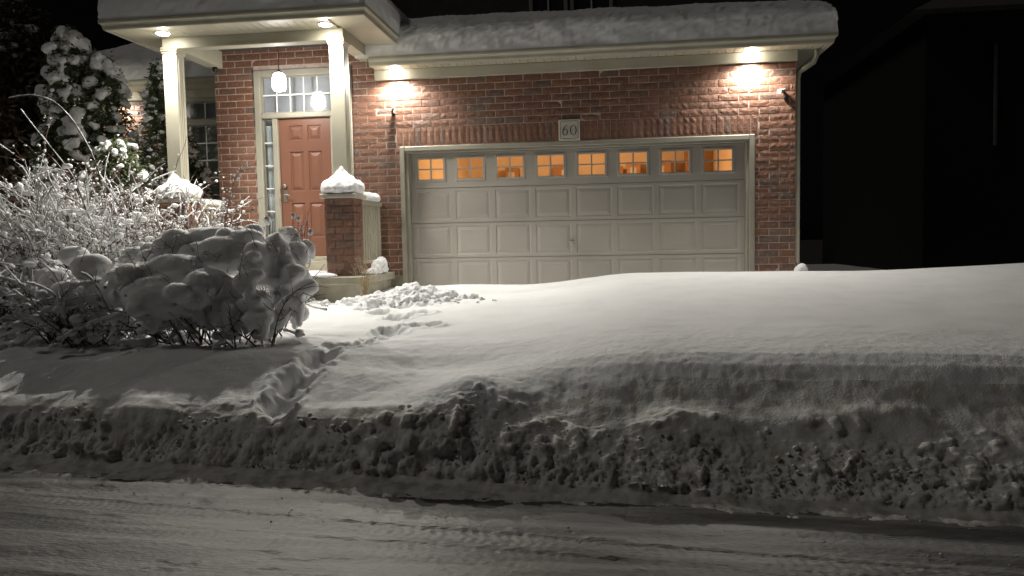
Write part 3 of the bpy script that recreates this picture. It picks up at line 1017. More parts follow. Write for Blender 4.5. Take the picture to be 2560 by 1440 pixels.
def glazed(name, x0, x1, z0, z1, y, nx, nz, parent, gmat, mw=0.020, mm=WHITE, pw='pane'):
    """window light: individual panes between muntin bars"""
    root = MB()
    root.box(x0, x0 + 0.012, y - 0.012, y + 0.02, z0, z1)
    root.box(x1 - 0.012, x1, y - 0.012, y + 0.02, z0, z1)
    root.box(x0 + 0.0121, x1 - 0.0121, y - 0.012, y + 0.02, z0, z0 + 0.012)
    root.box(x0 + 0.0121, x1 - 0.0121, y - 0.012, y + 0.02, z1 - 0.012, z1)
    r = root.build(name, TRIM2, parent)
    xa, xb, za, zb = x0 + 0.0122, x1 - 0.0122, z0 + 0.0122, z1 - 0.0122
    px, pz = (xb - xa) / nx, (zb - za) / nz
    for i in range(1, nx):
        MB().box(xa + i * px - mw / 2, xa + i * px + mw / 2, y - 0.010, y + 0.010, za, zb, 0.002).build('muntin', mm, r)
    for j in range(1, nz):
        MB().box(xa, xb, y - 0.013, y + 0.013, za + j * pz - mw / 2, za + j * pz + mw / 2, 0.002).build('muntin', mm, r)
    for i in range(nx):
        for j in range(nz):
            MB().box(xa + i * px + mw / 2 + 0.0004, xa + (i + 1) * px - mw / 2 - 0.0004, y - 0.002, y + 0.002,
                     za + j * pz + mw / 2 + 0.0004, za + (j + 1) * pz - mw / 2 - 0.0004).build(pw, gmat, r)
    return r
glazed('transom_window', -2.403, -1.048, 3.630, 4.183, 0.06, 6, 2, house, PANE_FRONT)
def sidelight(x0, x1):
    glazed('sidelight', x0, x1, 1.75, 3.541, 0.05, 1, 5, house, PANE_FRONT)
    MB().box(x0, x1, 0.030, 0.08, 1.40, 1.748, 0.006).build('sidelight_base', TRIM2, house)
    c = MB()
    n = 24
    for i in range(n):
        a, b = x0 + 0.02 + (x1 - x0 - 0.04) * i / n, x0 + 0.02 + (x1 - x0 - 0.04) * (i + 1) / n
        ya, yb = 0.10 + 0.012 * math.sin(i * 1.7), 0.10 + 0.012 * math.sin((i + 1) * 1.7)
        c.add([(a, ya, 1.75), (b, yb, 1.75), (b, yb, 3.45), (a, ya, 3.45)], [(0, 1, 2, 3)])
    c.build('curtain', CURTAIN, house)
sidelight(-2.400, -2.238); sidelight(-1.213, -1.051)
# shallow white hall box, set close behind the glass to brighten the transom
hall = MB()
hall.add([(-2.5, 0.16, 1.2), (-0.95, 0.16, 1.2), (-0.95, 0.36, 1.2), (-2.5, 0.36, 1.2), (-2.5, 0.16, 4.6), (-0.95, 0.16, 4.6), (-0.95, 0.36, 4.6), (-2.5, 0.36, 4.6)],
         [(0, 1, 2, 3), (7, 6, 5, 4), (3, 2, 6, 7), (0, 3, 7, 4), (2, 1, 5, 6)])
hall.build('hall_reflector', HALL, house)

# garage: trim, jambs, sectional door with lit windows
gt = MB()
gt.box(-0.212, -0.140, -0.026, 0.10, 0.75, 3.040, 0.008)
gt.box(4.925, 5.000, -0.026, 0.10, 0.75, 3.040, 0.008)
gt.box(-0.139, 4.924, -0.024, 0.10, 2.968, 3.038, 0.008)
gt.box(-0.139, -0.085, 0.02, 0.17, 0.75, 2.967, 0.004)
gt.box(4.888, 4.924, 0.02, 0.17, 0.75, 2.967, 0.004)
gt.box(-0.0845, 4.8875, 0.02, 0.17, 2.938, 2.967, 0.004)
gt.build('garage_trim', TRIM2, house)
GY = 0.112
gx0, gx1 = -0.083, 4.886
zb = [0.81, 1.343, 1.876, 2.409, 2.936]
gdoor = box('garage_door', gx0 + 0.01, gx1 - 0.01, GY + 0.031, GY + 0.045, 0.80, 2.508, GDOOR, house)
box('garage_header', gx0, gx1, GY + 0.031, GY + 0.05, 2.888, 3.0, GDOOR, house)
PXW = 0.53
for r in range(4):
    if r < 3:
        hs = [(0.61 * i, 0.61 * i + PXW, zb[r] + 0.055, zb[r + 1] - 0.045) for i in range(8)]
    else:
        hs = [(0.61 * i - 0.0, 0.61 * i + 0.47, 2.511, 2.885) for i in range(8)]
    m = slab_with_holes(gx0, gx1, zb[r] + 0.004, zb[r + 1] - 0.004, GY, hs)
    m.add([(gx0, GY, zb[r + 1] - 0.004), (gx1, GY, zb[r + 1] - 0.004), (gx1, GY + 0.03, zb[r + 1] - 0.002), (gx0, GY + 0.03, zb[r + 1] - 0.002)], [(0, 1, 2, 3)])
    m.add([(gx0, GY, zb[r] + 0.004), (gx1, GY, zb[r] + 0.004), (gx1, GY + 0.03, zb[r] + 0.002), (gx0, GY + 0.03, zb[r] + 0.002)], [(3, 2, 1, 0)])
    m.build('section', GDOOR, gdoor)
    for (a, b, c, d) in hs:
        if r < 3:
            m = MB(); panelled(m, a, b, c, d, GY, 0.042, 0.0065); m.build('panel', GDOOR, gdoor)
        else:
            f = MB()
            f.box(a + 0.0005, a + 0.042, GY - 0.014, GY + 0.03, c + 0.0005, d - 0.0005, 0.006)
            f.box(b - 0.042, b - 0.0005, GY - 0.014, GY + 0.03, c + 0.0005, d - 0.0005, 0.006)
            f.box(a + 0.0425, b - 0.0425, GY - 0.014, GY + 0.03, c + 0.0005, c + 0.036, 0.006)
            f.box(a + 0.0425, b - 0.0425, GY - 0.014, GY + 0.03, d - 0.036, d - 0.0005, 0.006)
            f.box((a + b) / 2 - 0.011, (a + b) / 2 + 0.011, GY - 0.008, GY + 0.022, c + 0.0362, d - 0.0362, 0.003)
            zm = (c + d) / 2
            f.box(a + 0.0426, (a + b) / 2 - 0.0112, GY - 0.007, GY + 0.022, zm - 0.010, zm + 0.010, 0.003)
            f.box((a + b) / 2 + 0.0112, b - 0.0426, GY - 0.007, GY + 0.022, zm - 0.010, zm + 0.010, 0.003)
            f.build('window_frame', GDOOR, gdoor)
            for xa, xb in ((a + 0.043, (a + b) / 2 - 0.0115), ((a + b) / 2 + 0.0115, b - 0.043)):
                for za, zc2 in ((c + 0.0365, zm - 0.0105), (zm + 0.0105, d - 0.0365)):
                    MB().box(xa, xb, GY + 0.006, GY + 0.010, za, zc2).build('pane', PANE, gdoor)
lk = MB()
lk.lathe([(0.0, -0.03), (0.02, -0.03), (0.024, 0.0)], (2.375, GY, 1.565), 12, 'y')
lk.tube([(2.33, GY - 0.035, 1.572), (2.42, GY - 0.035, 1.560)], 0.010, 8)
lk.build('lock_handle', NICKEL, gdoor)

# garage room seen through the panes
room = MB()
rx0, rx1, ry0, ry1, rz0, rz1 = -0.35, 5.2, 0.21, 6.2, 0.81, 3.72
room.add([(rx0, ry0, rz0), (rx1, ry0, rz0), (rx1, ry1, rz0), (rx0, ry1, rz0), (rx0, ry0, rz1), (rx1, ry0, rz1), (rx1, ry1, rz1), (rx0, ry1, rz1)],
         [(0, 1, 2, 3), (7, 6, 5, 4), (3, 2, 6, 7), (0, 3, 7, 4), (2, 1, 5, 6)])
room.build('garage_room', PLASTER, house)
box('garage_shelf', -0.2, 5.1, 5.70, 6.19, 2.84, 2.875, CARD, house)

# second storey behind the garage roof
box('upper_wall', -1.6, 5.9, 2.20, 2.4, 4.9, 9.0, SHADE_BRICK, house)
def upper_window(x0, x1, z0, z1):
    f = MB()
    f.box(x0, x0 + 0.06, 2.16, 2.199, z0, z1, 0.004)
    f.box(x1 - 0.06, x1, 2.16, 2.199, z0, z1, 0.004)
    f.box(x0 + 0.061, x1 - 0.061, 2.16, 2.199, z1 - 0.06, z1, 0.004)
    f.box(x0 + 0.061, x1 - 0.061, 2.16, 2.199, z0, z0 + 0.06, 0.004)
    w = f.build('upper_window', TRIM2, house)
    MB().box((x0 + x1) / 2 - 0.012, (x0 + x1) / 2 + 0.012, 2.165, 2.185, z0 + 0.061, z1 - 0.061, 0.002).build('muntin', WHITE, w)
    for zz in (z0 + (z1 - z0) / 3, z0 + 2 * (z1 - z0) / 3):
        MB().box(x0 + 0.061, x1 - 0.061, 2.163, 2.187, zz - 0.012, zz + 0.012, 0.002).build('muntin', WHITE, w)
    MB().box(x0 + 0.061, x1 - 0.061, 2.190, 2.197, z0 + 0.061, z1 - 0.061).build('pane', BLACKROOM, w)
upper_window(1.57, 2.24, 4.95, 6.7); upper_window(2.29, 3.02, 4.95, 6.7)

# side wing set back to the left of the porch
WY = 1.62
ww = MB()
ww.box(-6.3, -4.92, WY + 0.012, WY + 0.2, 0.8, 4.6)
ww.box(-4.92, -3.55, WY + 0.012, WY + 0.2, 4.22, 4.6)
ww.box(-4.92, -3.55, WY + 0.012, WY + 0.2, 0.8, 2.10)
ww.box(-3.55, -3.151, WY + 0.012, WY + 0.2, 0.8, 4.6)
wing = ww.build('wing_wall', MORTAR, house)
Vs = []; Fs = []; n = 0
for r in range(33):
    z = 0.9 + (r + 0.5) * COURSE
    if z > 4.24: break
    x = -6.3 + (r % 2) * BL / 2
    while x < -3.2:
        if not (x + BL > -4.92 and x < -3.55 and 2.05 < z < 4.26):
            v = int(rng.integers(10))
            w = np.array(BV[v][0]) + np.array([x + BL / 2, WY - 0.002, z])
            Vs.append(w); Fs += [tuple(i + n for i in f) for f in BV[v][1]]; n += len(w)
        x += BL
tag(link('brickwork', mesh('brickwork', np.concatenate(Vs), Fs), BRICK, wing), kind='stuff')
box('wing_frieze', -6.3, -3.152, WY - 0.03, WY + 0.008, 4.245, 4.39, TRIM, house, 0.004)
box('wing_soffit', -6.43, -3.152, WY - 0.32, WY - 0.031, 4.392, 4.41, TRIM, house)
V, F = sweep([(d, z + 0.205) for d, z in G_PROF], [(-6.45, 5.0), (-6.45, WY - 0.32), (-3.152, WY - 0.32)])
link('wing_gutter', mesh('wing_gutter', V, F), TRIM, house)
wroof = MB()
wroof.add([(-6.5, 1.25, 4.5), (-3.152, 1.25, 4.5), (-3.152, 5.5, 4.5), (-6.5, 5.5, 4.5), (-4.9, 3.4, 5.7), (-3.152, 3.4, 5.7)], [(0, 1, 5, 4), (2, 3, 4, 5), (3, 0, 4), (0, 3, 2, 1), (1, 2, 5)])
wroof.build('wing_roof', SHINGLE, house)
wf = MB()
wf.box(-4.90, -4.83, WY - 0.02, WY + 0.06, 2.12, 4.24, 0.005)
wf.box(-3.66, -3.59, WY - 0.02, WY + 0.06, 2.12, 4.24, 0.005)
wf.box(-4.829, -3.661, WY - 0.02, WY + 0.06, 4.17, 4.24, 0.005)
wf.box(-4.829, -3.661, WY - 0.02, WY + 0.06, 3.76, 3.86, 0.005)
wf.box(-4.829, -3.661, WY - 0.02, WY + 0.06, 2.12, 2.19, 0.005)
wf.build('window_surround', TRIM2, house)
glazed('wing_window', -4.828, -3.662, 3.862, 4.168, WY + 0.03, 4, 1, house, PANE_DARK)
glazed('wing_window', -4.828, -3.662, 2.192, 3.758, WY + 0.03, 4, 5, house, PANE_DARK)
box('wing_room', -4.9, -3.6, WY + 0.35, WY + 0.40, 2.0, 4.3, CURTAIN, house)

# ------------------------------------------------------------------ lamps
def soffit_lamp(x, y, z, power, label, bulge=0.03, r=0.062):
    root = empty('soffit_light', (x, y, z), label, 'light', 'recessed soffit lights')
    m = MB()
    m.lathe([(r + 0.018, 0.0), (r + 0.018, -0.006), (r + 0.002, -0.009), (r + 0.001, 0.0)], (x, y, z - 0.0005), 24)
    m.build('trim_ring', WHITE, root, True)
    m = MB()
    prof = [(r * math.cos(t), -0.006 - bulge * math.sin(t)) for t in np.linspace(0, math.pi / 2 * 0.97, 7)]
    m.lathe(prof, (x, y, z), 24)
    m.build('bulb', BULB, root, True)
    ld = bpy.data.lights.new('soffit_light', 'SPOT')
    ld.spot_size = math.radians(168); ld.spot_blend = 0.7; ld.shadow_soft_size = 0.045
    ld.energy = power; ld.color = LAMP_COL
    lo = bpy.data.objects.new('soffit_light_glow', ld)
    COL.objects.link(lo)
    lo.location = (x, y, z - 0.008 - bulge - 0.03)
    lo.rotation_euler = Vector((0.0, -0.40, -1.0)).to_track_quat('-Z', 'Y').to_euler()
    lo.parent = root
    lo.matrix_parent_inverse = Matrix.Translation(-Vector((x, y, z)))
soffit_lamp(-3.03, -1.545, Z_S, P_PORCH, 'lit recessed soffit light over the porch column beside the bushes', 0.018, 0.085)
soffit_lamp(-0.745, -1.52, Z_S, P_PORCH, 'lit recessed soffit light over the porch column nearest the garage', 0.018, 0.085)
soffit_lamp(-0.222, -0.145, 4.190, P_GARAGE, 'lit soffit light above the garage door corner nearest the porch', 0.05)
soffit_lamp(4.935, -0.145, 4.190, P_GARAGE, 'glaring lit soffit light above the garage corner away from the porch', 0.06)
soffit_lamp(-5.85, WY - 0.175, 4.390, P_WING, 'lit soffit light on the set-back wing, half hidden by cedars', 0.04)

pl = empty('pendant_lamp', (-1.79, -0.68, 3.815), 'lit white pendant lantern hanging in front of the transom window', 'lamp')
m = MB(); m.tube([(-1.79, -0.68, 4.66), (-1.79, -0.68, 4.10)], 0.006, 8); m.lathe([(0.05, 0.0), (0.05, -0.012), (0.012, -0.03)], (-1.79, -0.68, 4.659), 16)
m.build('rod', METAL, pl)
m = MB()
m.lathe([(0.028, 0.0), (0.075, 0.012), (0.097, 0.05), (0.100, 0.14), (0.097, 0.185), (0.085, 0.22), (0.062, 0.248), (0.03, 0.262)], (-1.79, -0.68, 3.815), 24)
m.build('globe', GLOBE, pl, True)
m = MB(); m.lathe([(0.101, 0.0), (0.106, 0.002), (0.106, 0.016), (0.101, 0.018)], (-1.79, -0.68, 4.003), 24); m.build('band', METAL, pl, True)
m = MB()
m.lathe([(0.040, 0.0), (0.036, 0.02), (0.012, 0.04)], (-1.79, -0.68, 4.078), 16)
for a in range(4):
    an = a * math.pi / 2 + 0.4
    m.tube([(-1.79 + 0.030 * math.cos(an), -0.68 + 0.030 * math.sin(an), 4.085), (-1.79 + 0.082 * math.cos(an), -0.68 + 0.082 * math.sin(an), 4.05), (-1.79 + 0.105 * math.cos(an), -0.68 + 0.105 * math.sin(an), 4.01)], 0.004, 5)
m.build('cage', METAL, pl)
ld = bpy.data.lights.new('pendant_lamp', 'POINT')
ld.energy = P_PENDANT * 0.12; ld.color = (1.0, 0.93, 0.82); ld.shadow_soft_size = 0.02
lo = bpy.data.objects.new('pendant_glow', ld); COL.objects.link(lo); lo.location = (-1.79, -0.68, 3.79); lo.parent = pl; lo.matrix_parent_inverse = Matrix.Translation(-Vector(pl.location))

gl = empty('garage_lamp', (2.3, 3.2, 3.45), 'warm ceiling lamp glowing inside the garage', 'lamp')
m = MB(); m.lathe([(0.05, 0.16), (0.08, 0.13), (0.10, 0.06), (0.06, 0.0), (0.01, -0.02)], (2.3, 3.2, 3.50), 16); m.build('bulb', ROOMBULB, gl, True)
ld = bpy.data.lights.new('garage_lamp', 'POINT'); ld.energy = P_ROOM; ld.color = (1.0, 0.66, 0.36); ld.shadow_soft_size = 0.10
lo = bpy.data.objects.new('garage_glow', ld); COL.objects.link(lo); lo.location = (2.3, 3.2, 3.35); lo.parent = gl; lo.matrix_parent_inverse = Matrix.Translation(-Vector(gl.location))

# stored boxes on the garage shelf
SB = [(0.75, 0.30, 0.34, 'squat storage tub behind the second garage window'), (1.95, 0.55, 0.36, 'wide cardboard box behind the fourth garage window'),
      (3.05, 0.34, 0.30, 'dark cardboard box behind the sixth garage window'), (3.45, 0.30, 0.38, 'cardboard box with a pale label behind the sixth garage window'),
      (4.05, 0.42, 0.40, 'brown box behind the seventh garage window'), (4.72, 0.30, 0.62, 'tall reddish box behind the last garage window')]
for (x, w, h, lab) in SB:
    b = MB().box(x - w / 2, x + w / 2, 5.72, 6.02, 2.877, 2.877 + h, 0.006).build('storage_box', CARD)
    MB().box(x - 0.08, x + 0.06, 5.713, 5.719, 2.877 + h * 0.35, 2.877 + h * 0.7).build('paper_label', PLATE, b)
    tag(b, lab, 'box', 'boxes stored on the garage shelf')

# ------------------------------------------------------------------ house number
hn = empty('house_number_sign', (2.36, -0.03, 3.03), 'grey rectangular house number plate reading 60 above garage door', 'sign')
m = MB(); m.box(2.205, 2.515, -0.040, -0.006, 3.041, 3.350, 0.008); m.build('plate', PLATE, hn)
m = MB()
def rrect(x0, x1, z0, z1, r, w, y):
    def loop(d):
        pts = []
        for (cx, cz, a0) in ((x1 - r, z1 - r, 0), (x0 + r, z1 - r, 90), (x0 + r, z0 + r, 180), (x1 - r, z0 + r, 270)):
            for k in range(6):
                a = math.radians(a0 + 18 * k)
                pts.append((cx + (r - d) * math.cos(a), y, cz + (r - d) * math.sin(a)))
        return pts
    A, B = loop(0), loop(w)
    nn = len(A)
    return A + B, [(i, (i + 1) % nn, nn + (i + 1) % nn, nn + i) for i in range(nn)]
m.add(*rrect(2.228, 2.492, 3.066, 3.327, 0.03, 0.006, -0.0425)); m.build('border_groove', INK, hn)
def stroke(pts, wid, y=-0.0435, dep=0.003):
    """flat numeral stroke with varying width, as a thin solid"""
    V = []; n = len(pts)
    for i in range(n):
        p = np.array(pts[i]); t = np.array(pts[min(i + 1, n - 1)]) - np.array(pts[max(i - 1, 0)]); t = t / np.linalg.norm(t)
        nn = np.array([-t[1], t[0]]) * wid[i] / 2
        V += [(p[0] + nn[0], y, p[1] + nn[1]), (p[0] - nn[0], y, p[1] - nn[1]), (p[0] + nn[0], y + dep, p[1] + nn[1]), (p[0] - nn[0], y + dep, p[1] - nn[1])]
    F = []
    for i in range(n - 1):
        a, b = i * 4, i * 4 + 4
        F += [(a, a + 1, b + 1, b), (a + 2, b + 2, b + 3, a + 3), (a, b, b + 2, a + 2), (a + 1, a + 3, b + 3, b + 1)]
    return V, F
def ell(cx, cz, rx, rz, a0, a1, n, wmin, wmax):
    P, Wd = [], []
    for k in range(n + 1):
        a = math.radians(a0 + (a1 - a0) * k / n)
        P.append((cx + rx * math.cos(a), cz + rz * math.sin(a))); Wd.append(wmin + (wmax - wmin) * abs(math.cos(a)) ** 1.5)
    return P, Wd
m = MB()
P, Wd = ell(2.420, 3.190, 0.041, 0.070, 0, 360, 36, 0.006, 0.015)
m.add(*stroke(P, Wd)); m.build('digit', INK, hn)
m = MB()
P, Wd = ell(2.300, 3.162, 0.034, 0.042, 0, 360, 30, 0.006, 0.014); m.add(*stroke(P, Wd))
P, Wd = ell(2.352, 3.160, 0.086, 0.104, 100, 182, 18, 0.005, 0.014); m.add(*stroke(P, Wd, -0.0436))
m.build('digit', INK, hn)

# ------------------------------------------------------------------ security cameras
def seccam(x, z, yaw, label):
    root = empty('security_camera', (x, 0, z), label, 'camera', 'wall cameras')
    c, s = math.cos(yaw), math.sin(yaw)
    V, F = bevel_box(-0.030, 0.030, -0.155, -0.040, -0.004, 0.058, 0.008)
    W = []
    for (a, b, d) in V:
        d2 = d - 0.55 * (b + 0.04)* -1.0 * 0.35
        W.append((x + c * a - s * b, s * a + c * b, z + d2))
    MB().add(W, F).build('housing', CAMWHITE, root)
    m = MB(); m.tube([(x, -0.004, z - 0.075), (x, -0.045, z - 0.070), (x, -0.075, z - 0.03), (x + 0.07 * s, -0.085, z - 0.008)], 0.014, 8)
    m.lathe([(0.030, 0.0), (0.030, -0.014), (0.012, -0.02)], (x, -0.004, z - 0.075), 14, 'y')
    m.build('bracket', METAL, root)
seccam(-0.295, 3.60, 0.25, 'small white security camera on brick beside the garage door nearest porch')
seccam(5.42, 3.60, -0.75, 'small white security camera on the brick corner by the downspout')
dc = empty('dome_camera', (-3.07, -0.05, 4.31), 'small black dome camera beneath the porch beam by the wall', 'camera')
m = MB(); m.lathe([(0.035, 0.03), (0.042, 0.0), (0.036, -0.03), (0.012, -0.048)], (-3.07, -0.12, 4.308), 14); m.build('dome', METAL, dc, True)

# ================================================================== SNOW on the building
def eave_snow(name, x0, x1, y0, y1, z0, pitch, thick, seed, label, left_open=False, right_open=False, zmax=9, ends=None):
    """thick snow with a steep rounded lip round its free edges, rising with the roof"""
    dd = np.concatenate([np.linspace(0, 0.012, 16)[:-1], np.linspace(0.012, 0.10, 14)[:-1], np.linspace(0.10, 0.5, 14)[:-1], np.linspace(0.5, 2.9, 36)])
    ys = y0 + dd[dd < (y1 - y0)]
    wx = x1 - x0
    e = dd[dd < 0.5]
    mid = np.arange(x0 + 0.5, x1 - 0.5, 0.022)
    xs = np.concatenate([x0 + e if not left_open else np.arange(x0, x0 + 0.5, 0.022), mid, (x1 - e)[::-1] if not right_open else np.arange(x1 - 0.5, x1, 0.022)])
    X, Y = np.meshgrid(xs, ys)
    big = 9.0
    dl = (X - x0) if not left_open else np.full_like(X, big)
    dr = (x1 - X) if not right_open else np.full_like(X, big)
    df = Y - y0
    p = 5.0
    d = (np.maximum(dl, 1e-5) ** -p + np.maximum(dr, 1e-5) ** -p + np.maximum(df, 1e-5) ** -p) ** (-1 / p)
    wav = 1 + 0.10 * fbm(np.stack([X * 0.9, Y * 0.9, 0 * X], -1), 2, seed)
    lip = np.interp(d, [0, 0.004, 0.008, 0.012, 0.03, 0.06, 0.12, 0.22, 0.4, 4], np.array([0, 0.26, 0.48, 0.62, 0.75, 0.84, 0.92, 0.97, 1.0, 1.0]))
    Z = z0 + thick * lip * wav + pitch * d
    Z = np.minimum(Z, zmax)
    P = np.stack([X, Y, Z], -1)
    N = grid_normals(P)
    N[N[..., 2] < 0] *= -1
    q = P.copy()
    ca, sa = math.cos(0.75), math.sin(0.75)
    uu = ca * q[..., 0] - sa * (q[..., 2] + q[..., 1]); vv = sa * q[..., 0] + ca * (q[..., 2] + q[..., 1])
    st = np.stack([uu * 15, vv * 6.0, q[..., 1] * 8], -1)
    rip = fbm(st + 0.5 * fbm(q * 4, 2, seed + 3)[..., None], 3, seed + 1)
    D = 0.021 * rip - 0.012 * np.abs(fbm(st * 0.6 + 5, 2, seed + 9)) + 0.030 * fbm(q * 2.2, 2, seed + 2)
    D *= sstep(0.0, 0.10, Z - z0)
    P = P + N * D[..., None]
    # skirt down behind the gutter lip
    o = link(name, grid_mesh(name, P, True), SNOW_ROOF)
    tag(o, label, 'snow', kind='stuff')
    return o
eave_snow('roof_snow', -0.75, 6.025, -0.372, 2.35, 4.300, 0.31, 0.48, 100, 'thick rippled snow along the garage roof above the gutter', left_open=True)
eave_snow('roof_snow', -3.735, -0.075, -1.872, 1.2, 4.594, 0.46, 0.52, 130, 'thick snow block on the hipped porch roof')
eave_snow('roof_snow', -6.58, -3.22, 1.19, 4.0, 4.500, 0.66, 0.42, 160, 'snow on the set-back wing roof behind the cedars', right_open=False)

def lump(name, C, R, voxel, m, label, cat='snow', seed=1, amp=0.015, freq=9.0, smooth=6, flat_z=None, parent=None, group=None):
    """blobs fused into one skin of snow"""
    V, F = blobs(C, R, 2, 0.03, False, seed=seed)
    if flat_z is not None:
        V[:, 2] = np.maximum(V[:, 2], flat_z)
    me = mesh(name, V, F, True)
    o = bpy.data.objects.new(name, me)
    COL.objects.link(o)
    r = o.modifiers.new('remesh', 'REMESH'); r.mode = 'VOXEL'; r.voxel_size = voxel; r.use_smooth_shade = True
    sm = o.modifiers.new('smooth', 'SMOOTH'); sm.iterations = smooth; sm.factor = 0.5
    dg = bpy.context.evaluated_depsgraph_get()
    ev = o.evaluated_get(dg)
    me2 = bpy.data.meshes.new_from_object(ev)
    bpy.data.objects.remove(o, do_unlink=True)
    n = len(me2.vertices)
    co = np.empty(n * 3); me2.vertices.foreach_get('co', co); co = co.reshape(-1, 3)
    no = np.empty(n * 3); me2.vertices.foreach_get('normal', no); no = no.reshape(-1, 3)
    co = co + no * (amp * fbm(co * freq, 3, seed) + 0.35 * amp * fbm(co * freq * 3.1, 2, seed + 5) + 0.005 * fbm(co * 24, 3, seed + 8))[:, None]
    me2.vertices.foreach_set('co', co.ravel())
    me2.polygons.foreach_set('use_smooth', np.ones(len(me2.polygons), dtype=bool))
    me2.materials.clear()
    me2.materials.append(m)
    me2.update()
    o2 = link(name, me2, None, parent)
    if label:
        tag(o2, label, cat, group)
    return o2

def pier_cap_snow(cx, cy, tip, label, seed):
    z = 2.270
    C = [(cx, cy, z + 0.05)]; R = [(0.25, 0.25, 0.12)]
    for (dx, dy) in ((-.13, -.13), (.13, -.13), (-.13, .13), (.13, .13), (0, -.15), (-.15, 0), (.15, 0)):
        C.append((cx + dx, cy + dy, z + 0.08)); R.append((0.135, 0.135, 0.125))
    C.append((cx, cy - 0.03, z + 0.16)); R.append((0.19, 0.19, 0.13))
    C.append((cx + tip * 0.3, cy - 0.10, z + 0.235)); R.append((0.10, 0.06, 0.10))
    C.append((cx + tip * 0.5, cy - 0.115, z + 0.30)); R.append((0.035, 0.025, 0.08))
    lump('pier_snow', C, R, 0.018, SNOW, label, 'snow', seed, 0.014, 9, 3, flat_z=z + 0.001, group='snow caps on the porch piers')
pier_cap_snow(-0.692, -1.20, 0.06, 'pointed snow cap on the brick pier nearest the garage', 201)
pier_cap_snow(-3.10, -1.20, -0.02, 'rounded snow cap on the pier behind the twiggy shrub', 202)
def bar_snow(name, x, y0, y1, z, w, h, seed, label, cat='snow'):
    C = []; R = []
    n = max(3, int((y1 - y0) / 0.05))
    for i in range(n + 1):
        y = y0 + (y1 - y0) * i / n
        C.append((x, y, z + h * 0.35)); R.append((w, 0.06, h * 0.65))
    lump(name, C, R, 0.014, SNOW, label, cat, seed, 0.010, 8, 4, flat_z=z + 0.001)
bar_snow('rail_snow', -0.56, -0.95, -0.18, 2.206, 0.075, 0.13, 211, 'snow along the porch railing beside the garage')
bar_snow('rail_snow', -3.10, -0.95, -0.10, 2.206, 0.08, 0.10, 212, 'snow along the porch railing before the wing window')
lump('porch_snow', [(-0.9 - 0.28 * i, -1.48 + 0.03 * (i % 2), 1.155) for i in range(8)] + [(-0.9 - 0.25 * i, -1.15, 1.16) for i in range(8)] + [(-1.2 - 0.3 * i, -0.75, 1.155) for i in range(6)],
     [(0.2, 0.10, 0.05)] * 8 + [(0.2, 0.22, 0.06)] * 8 + [(0.25, 0.2, 0.05)] * 6, 0.018, SNOW, 'thin snow lying on the porch slab beneath the red door', 'snow', 215, 0.012, 8, 3, flat_z=1.151)
lump('ledge_snow', [(-0.43, -0.62, 1.22), (-0.40, -0.50, 1.27), (-0.41, -0.72, 1.19), (-0.42, -0.9, 1.18), (-0.44, -1.05, 1.17), (-0.40, -0.42, 1.20)],
     [(0.09, 0.12, 0.14), (0.09, 0.12, 0.13), (0.08, 0.12, 0.09), (0.08, 0.14, 0.06), (0.07, 0.12, 0.05), (0.08, 0.1, 0.07)], 0.014, SNOW,
     'clod of snow on the slab edge below the railing', 'snow', 216, 0.012, 9, 3, flat_z=1.151)
lump('corner_snow', [(5.66, 0.0, 1.10), (5.60, -0.05, 1.08)], [(0.08, 0.08, 0.09), (0.07, 0.07, 0.07)], 0.012, SNOW, 'small snow knob at the foot of the garage corner', 'snow', 217, 0.008, 9, 3)

# heap of shovelled lumps in front of the porch
rngh = np.random.default_rng(17)
HQ = np.array(HEAP)[:, :2]
hr = 0.018 + 0.075 * rngh.random(len(HQ)) ** 3
hz = ground_h(HQ[:, 0], HQ[:, 1])
hp = lump('shovelled_snow', np.stack([HQ[:, 0], HQ[:, 1], hz + 0.15 * hr], -1), np.stack([hr * rngh.uniform(0.8, 1.3, len(hr)), hr * rngh.uniform(0.8, 1.2, len(hr)), hr * rngh.uniform(0.7, 1.1, len(hr))], -1),
          0.012, SNOW, 'heap of shovelled white snow lumps before the porch step', 'snow', 61, 0.030, 20, 1)
tag(hp, kind='stuff')

# ================================================================== PLANTS
def gz(x, y):
    return float(ground_h(np.array([float(x)]), np.array([float(y)]))[0])

def stem_pts(p0, d0, L, n, droop, wob, rng):
    p = np.array(p0, float); d = np.array(d0, float); d /= np.linalg.norm(d)
    out = [p.copy()]
    st = L / n
    for k in range(n):
        d = d + np.array([0, 0, -droop * st * (0.3 + 1.4 * k / n)]) + rng.normal(0, wob, 3)
        d /= np.linalg.norm(d)
        p = p + d * st
        out.append(p.copy())
    return out

